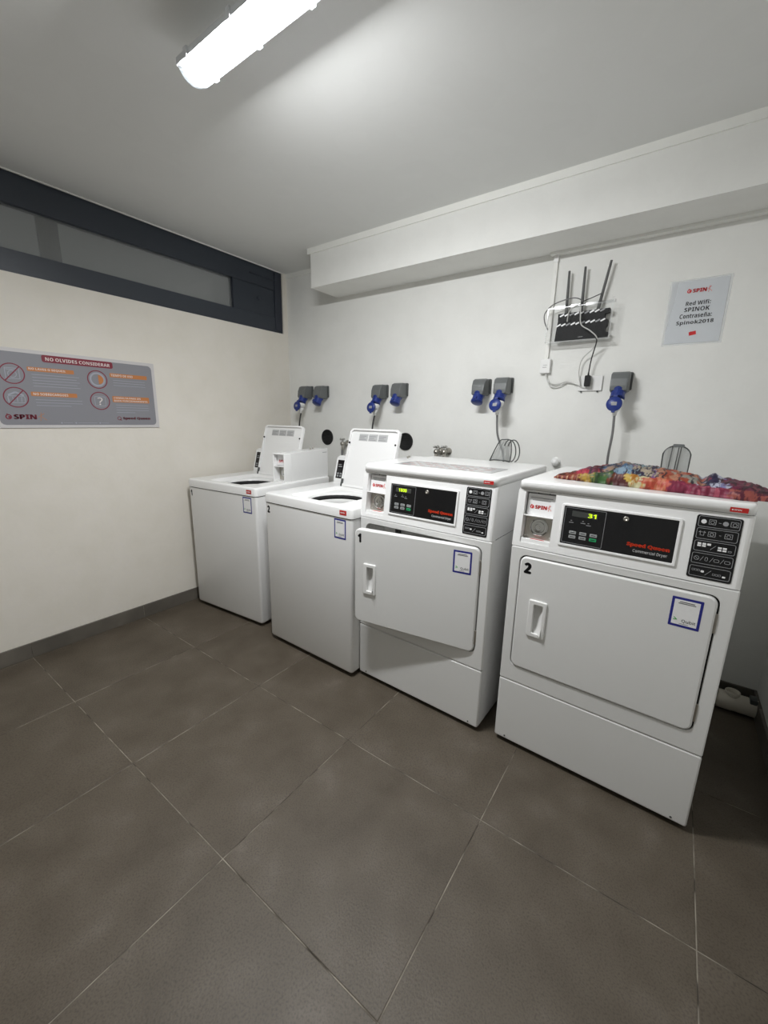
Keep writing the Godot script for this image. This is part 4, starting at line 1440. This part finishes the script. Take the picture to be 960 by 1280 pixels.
func lint_screens() -> void:
	var st: SurfaceTool
	# trapezoid screen with two wire hoops on dryer 1
	var at := on_dryer(0) * Vector3(0.385, 1.133, -0.625)
	var t := thing("lint_screen", "grey mesh lint screen with loose wire hoops standing on dryer 1", "lint screen", at, -0.0269, "lint screens")
	var lean := Transform3D(Basis(Vector3.RIGHT, -0.22), Vector3(0, 0.004, 0))
	var fr := [Vector3(0.0, 0.0, 0.0), Vector3(0.020, 0.060, 0.002), Vector3(0.040, 0.108, 0.0), Vector3(0.062, 0.116, 0.0), Vector3(0.096, 0.112, 0.0), Vector3(0.110, 0.06, 0.002), Vector3(0.112, 0.0, 0.0)]
	var pts := []
	for p in fr: pts.append(lean * p)
	st = new_st()
	tube(st, pts, 0.0030)
	tube(st, [lean * Vector3(0.0, 0.0, 0.0), lean * Vector3(0.03, 0.003, 0.014), lean * Vector3(0.08, 0.003, 0.014), lean * Vector3(0.112, 0.0, 0.0)], 0.0036)
	part(t, "frame", st, M.wire)
	st = new_st()
	var L := []
	for i in 11:
		var f := i / 10.0
		var row := []
		for j in 7:
			var g := j / 6.0
			var xa := lerpf(0.002, 0.045, g)
			var xb := lerpf(0.110, 0.094, g)
			row.append(lean * Vector3(lerpf(xa, xb, f), g * 0.108, 0.006 * sin(f * 11.0) * (1.0 - g * 0.5) + 0.010 * sin(f * PI) * (1.0 - g)))
		L.append(row)
	loft(st, L, Transform3D.IDENTITY, 1, false)
	part(t, "mesh", st, M.screen_mesh, "grey see-through mesh")
	for k in 2:
		st = new_st()
		pts = []
		for i in 15:
			var a := lerpf(-1.35, PI * 0.85, i / 14.0)
			pts.append(Vector3(0.104 + k * 0.016 + 0.032 * cos(a), 0.060 + 0.058 * sin(a), -0.006 - k * 0.012 + 0.012 * sin(a)))
		tube(st, pts, 0.0028)
		part(t, "wire_hoop", st, M.wire)
	# round-topped screen behind the cloth on dryer 2
	at = on_dryer(1) * Vector3(0.398, 1.133, -0.60)
	t = thing("lint_screen", "round-topped grey mesh lint screen behind the colourful cloth", "lint screen", at, -0.0341, "lint screens")
	lean = Transform3D(Basis(Vector3.RIGHT, -0.12), Vector3(0, 0.004, 0))
	pts = []
	for i in 13:
		var a := PI * i / 12
		pts.append(lean * Vector3(0.052 + 0.048 * cos(a), 0.080 + 0.044 * sin(a), 0.0))
	pts.push_front(lean * Vector3(0.098, 0.0, 0.0)); pts.append(lean * Vector3(0.006, 0.0, 0.0))
	st = new_st()
	tube(st, pts, 0.0026)
	tube(st, [lean * Vector3(0.098, 0.0, 0.0), lean * Vector3(0.05, 0.0, 0.004), lean * Vector3(0.006, 0.0, 0.0)], 0.003)
	part(t, "frame", st, M.wire)
	st = new_st()
	L = []
	for i in 13:
		var f := i / 12.0
		var row := []
		var x := lerpf(0.006, 0.098, f)
		var top := 0.080 + 0.044 * sqrt(maxf(0.0, 1.0 - pow((x - 0.052) / 0.048, 2.0)))
		for j in 6:
			row.append(lean * Vector3(x, top * j / 5.0, 0.005 * sin(f * 14.0)))
		L.append(row)
	loft(st, L, Transform3D.IDENTITY, 1, false)
	part(t, "mesh", st, M.screen_mesh, "grey see-through mesh")
	st = new_st()
	slab(st, 0.034, 0.118, 0.074, 0.130, -0.005, 0.005, 0.004, 0.002, lean)
	part(t, "top_clip", st, M.grey_plastic)
	for x in [0.030, 0.052, 0.060]:
		st = new_st()
		rod(st, lean * Vector3(x, 0.002, 0.006), lean * Vector3(x + 0.004, 0.118, 0.003), 0.0020)
		part(t, "rib", st, M.wire)

func cloth() -> void:
	var at := on_dryer(1) * Vector3(0, 1.1325, 0)
	var t := thing("printed_cloth", "crumpled multicolour printed cloth lying along the top of dryer 2", "cloth", at, -0.0341)
	var fold := FastNoiseLite.new()
	fold.seed = 5; fold.frequency = 9.0; fold.fractal_octaves = 3
	var print_n := FastNoiseLite.new()
	print_n.seed = 11; print_n.frequency = 26.0; print_n.noise_type = FastNoiseLite.TYPE_CELLULAR; print_n.cellular_return_type = FastNoiseLite.RETURN_CELL_VALUE
	var warp := FastNoiseLite.new()
	warp.seed = 21; warp.frequency = 30.0
	var NU := 320
	var NV := 96
	# silhouette of the heap: u, height, front depth, back depth
	var prof := [[0.082, 0.006, 0.175, 0.200], [0.10, 0.018, 0.160, 0.225], [0.15, 0.026, 0.150, 0.27], [0.20, 0.046, 0.140, 0.32], [0.25, 0.063, 0.130, 0.36], [0.32, 0.064, 0.118, 0.38], [0.42, 0.061, 0.102, 0.38], [0.48, 0.055, 0.095, 0.36], [0.54, 0.044, 0.085, 0.34], [0.60, 0.046, 0.075, 0.32], [0.66, 0.038, 0.066, 0.28], [0.70, 0.026, 0.072, 0.25], [0.735, 0.020, 0.085, 0.21], [0.750, 0.006, 0.12, 0.17]]
	var rows := []
	var cols := []
	for i in NU + 1:
		var u := lerpf(0.082, 0.750, float(i) / NU)
		var k := 0
		while k < prof.size() - 2 and prof[k + 1][0] < u: k += 1
		var f: float = clampf((u - prof[k][0]) / (prof[k + 1][0] - prof[k][0]), 0.0, 1.0)
		f = f * f * (3.0 - 2.0 * f)
		var h: float = lerpf(prof[k][1], prof[k + 1][1], f)
		var d0: float = lerpf(prof[k][2], prof[k + 1][2], f)
		var d1: float = lerpf(prof[k][3], prof[k + 1][3], f)
		var row := []
		var crow := []
		for j in NV:
			var a := TAU * j / NV       # 0 front foot, going up and over to the back, then under
			var v := float(j) / NV
			var s := sin(a)
			var c := cos(a)
			var d := (d0 + d1) / 2 - c * (d1 - d0) / 2
			var y: float
			if s >= 0.0:
				y = h * pow(s, 0.55)
				# long soft folds and small crumples
				y += h * 0.22 * fold.get_noise_2d(u * 1.0, d * 0.7) * s + 0.006 * fold.get_noise_2d(u * 3.0 + 5.0, d * 3.0) * s
				y += 0.022 * exp(-(pow((u - 0.574) / 0.020, 2.0) + pow((d - 0.20) / 0.03, 2.0)))
				y -= 0.010 * exp(-pow((u - 0.545) / 0.008, 2.0)) * s
				d -= 0.010 * fold.get_noise_2d(u * 2.0 + 9.0, v * 0.4) * absf(c)
			else:
				y = 0.0
			y = maxf(y, 0.0)
			if u > 0.679: y += 0.003 - 0.05 * (u - 0.679) * 0.2
			row.append(Vector3(u, y, -d))
			# dyed print: irregular panels whose palette changes along the cloth
			var wu := u + 0.006 * warp.get_noise_2d(u, d)
			var wd := d + 0.010 * warp.get_noise_2d(u + 3.0, d)
			var cell := print_n.get_noise_2d(wu * 0.85, v * 0.16 + wd * 0.12) * 0.5 + 0.5
			var low := v < 0.075 + 0.035 * warp.get_noise_2d(u * 0.5, 2.0) or v > 0.5
			var bu := u + 0.030 * warp.get_noise_2d(u * 0.35 + 11.0, v * 1.1) + 0.010 * sin(v * 40.0)
			var pal: Array
			if bu < 0.155: pal = ["5a1a14", "7c2a1c", "8a3a24", "49140f", "b5603a"]
			elif bu < 0.245: pal = ["8e1d2c", "c22d48", "5d1c26", "7a3150", "a83a2a"]
			elif bu < 0.345: pal = ["6f8fb0", "8fa9bd", "4d6f94", "a58a74", "2f3a58", "b7c7cf"]
			elif bu < 0.415: pal = ["5b3b78", "7c5a96", "c1b29a", "36284a", "8aa0a8"]
			elif bu < 0.545: pal = ["c8512a", "d9743f", "a8a69a", "b24a2c", "c98a6a", "8a4a38"]
			elif bu < 0.60: pal = ["463a7c", "8f8fc0", "c9cbe0", "2a2148", "8c2f4a"]
			else: pal = ["5c1a34", "7a2446", "3f1428", "8d3a4c", "6b2a50"]
			if low:
				if bu < 0.19: pal = ["6b1c14", "a04a30", "7c2418", "c98a68"]
				elif bu < 0.225: pal = ["c8a13a", "a8852c"]
				elif bu < 0.29: pal = ["3c6a2c", "2a4a22", "6a7a30"]
				elif bu < 0.34: pal = ["5a2420", "7c3a26", "36201c"]
				elif bu < 0.39: pal = ["d2b04a", "e0d8a8", "c8862e"]
				elif bu < 0.47: pal = ["d0633e", "c8503a", "d8805c"]
				elif bu < 0.62: pal = ["a83a5a", "8a2446", "c05a70"]
				else: pal = ["8a2c48", "b05a50", "6a2038", "3a1a34"]
			var colr := Color.html(pal[clampi(int(cell * pal.size()), 0, pal.size() - 1)])
			var line := absf(fposmod(wu * 26.0 + 0.4 * warp.get_noise_2d(u * 0.4, d * 0.4), 1.0) - 0.5)
			if line < 0.07 and not low and u > 0.2 and u < 0.56: colr = Color.html("2a2430")
			if low and u < 0.19 and absf(fposmod(u * 55.0, 1.0) - 0.5) < 0.16: colr = Color.html("c08a66")
			var dye := 0.62 + 0.16 * warp.get_noise_2d(u * 0.5 + 7.0, d * 0.5)
			var lin := colr.srgb_to_linear()
			crow.append(Color(lin.r * dye, lin.g * dye, lin.b * dye))
		rows.append(row); cols.append(crow)
	var st := new_st()
	st.set_smooth_group(1)
	for i in NU:
		for j in NV:
			var j2 := (j + 1) % NV
			for e in [[i, j], [i + 1, j2], [i + 1, j], [i, j], [i, j2], [i + 1, j2]]:
				st.set_color(cols[e[0]][e[1]])
				st.add_vertex(rows[e[0]][e[1]])
	part(t, "fabric", st, M.cloth)
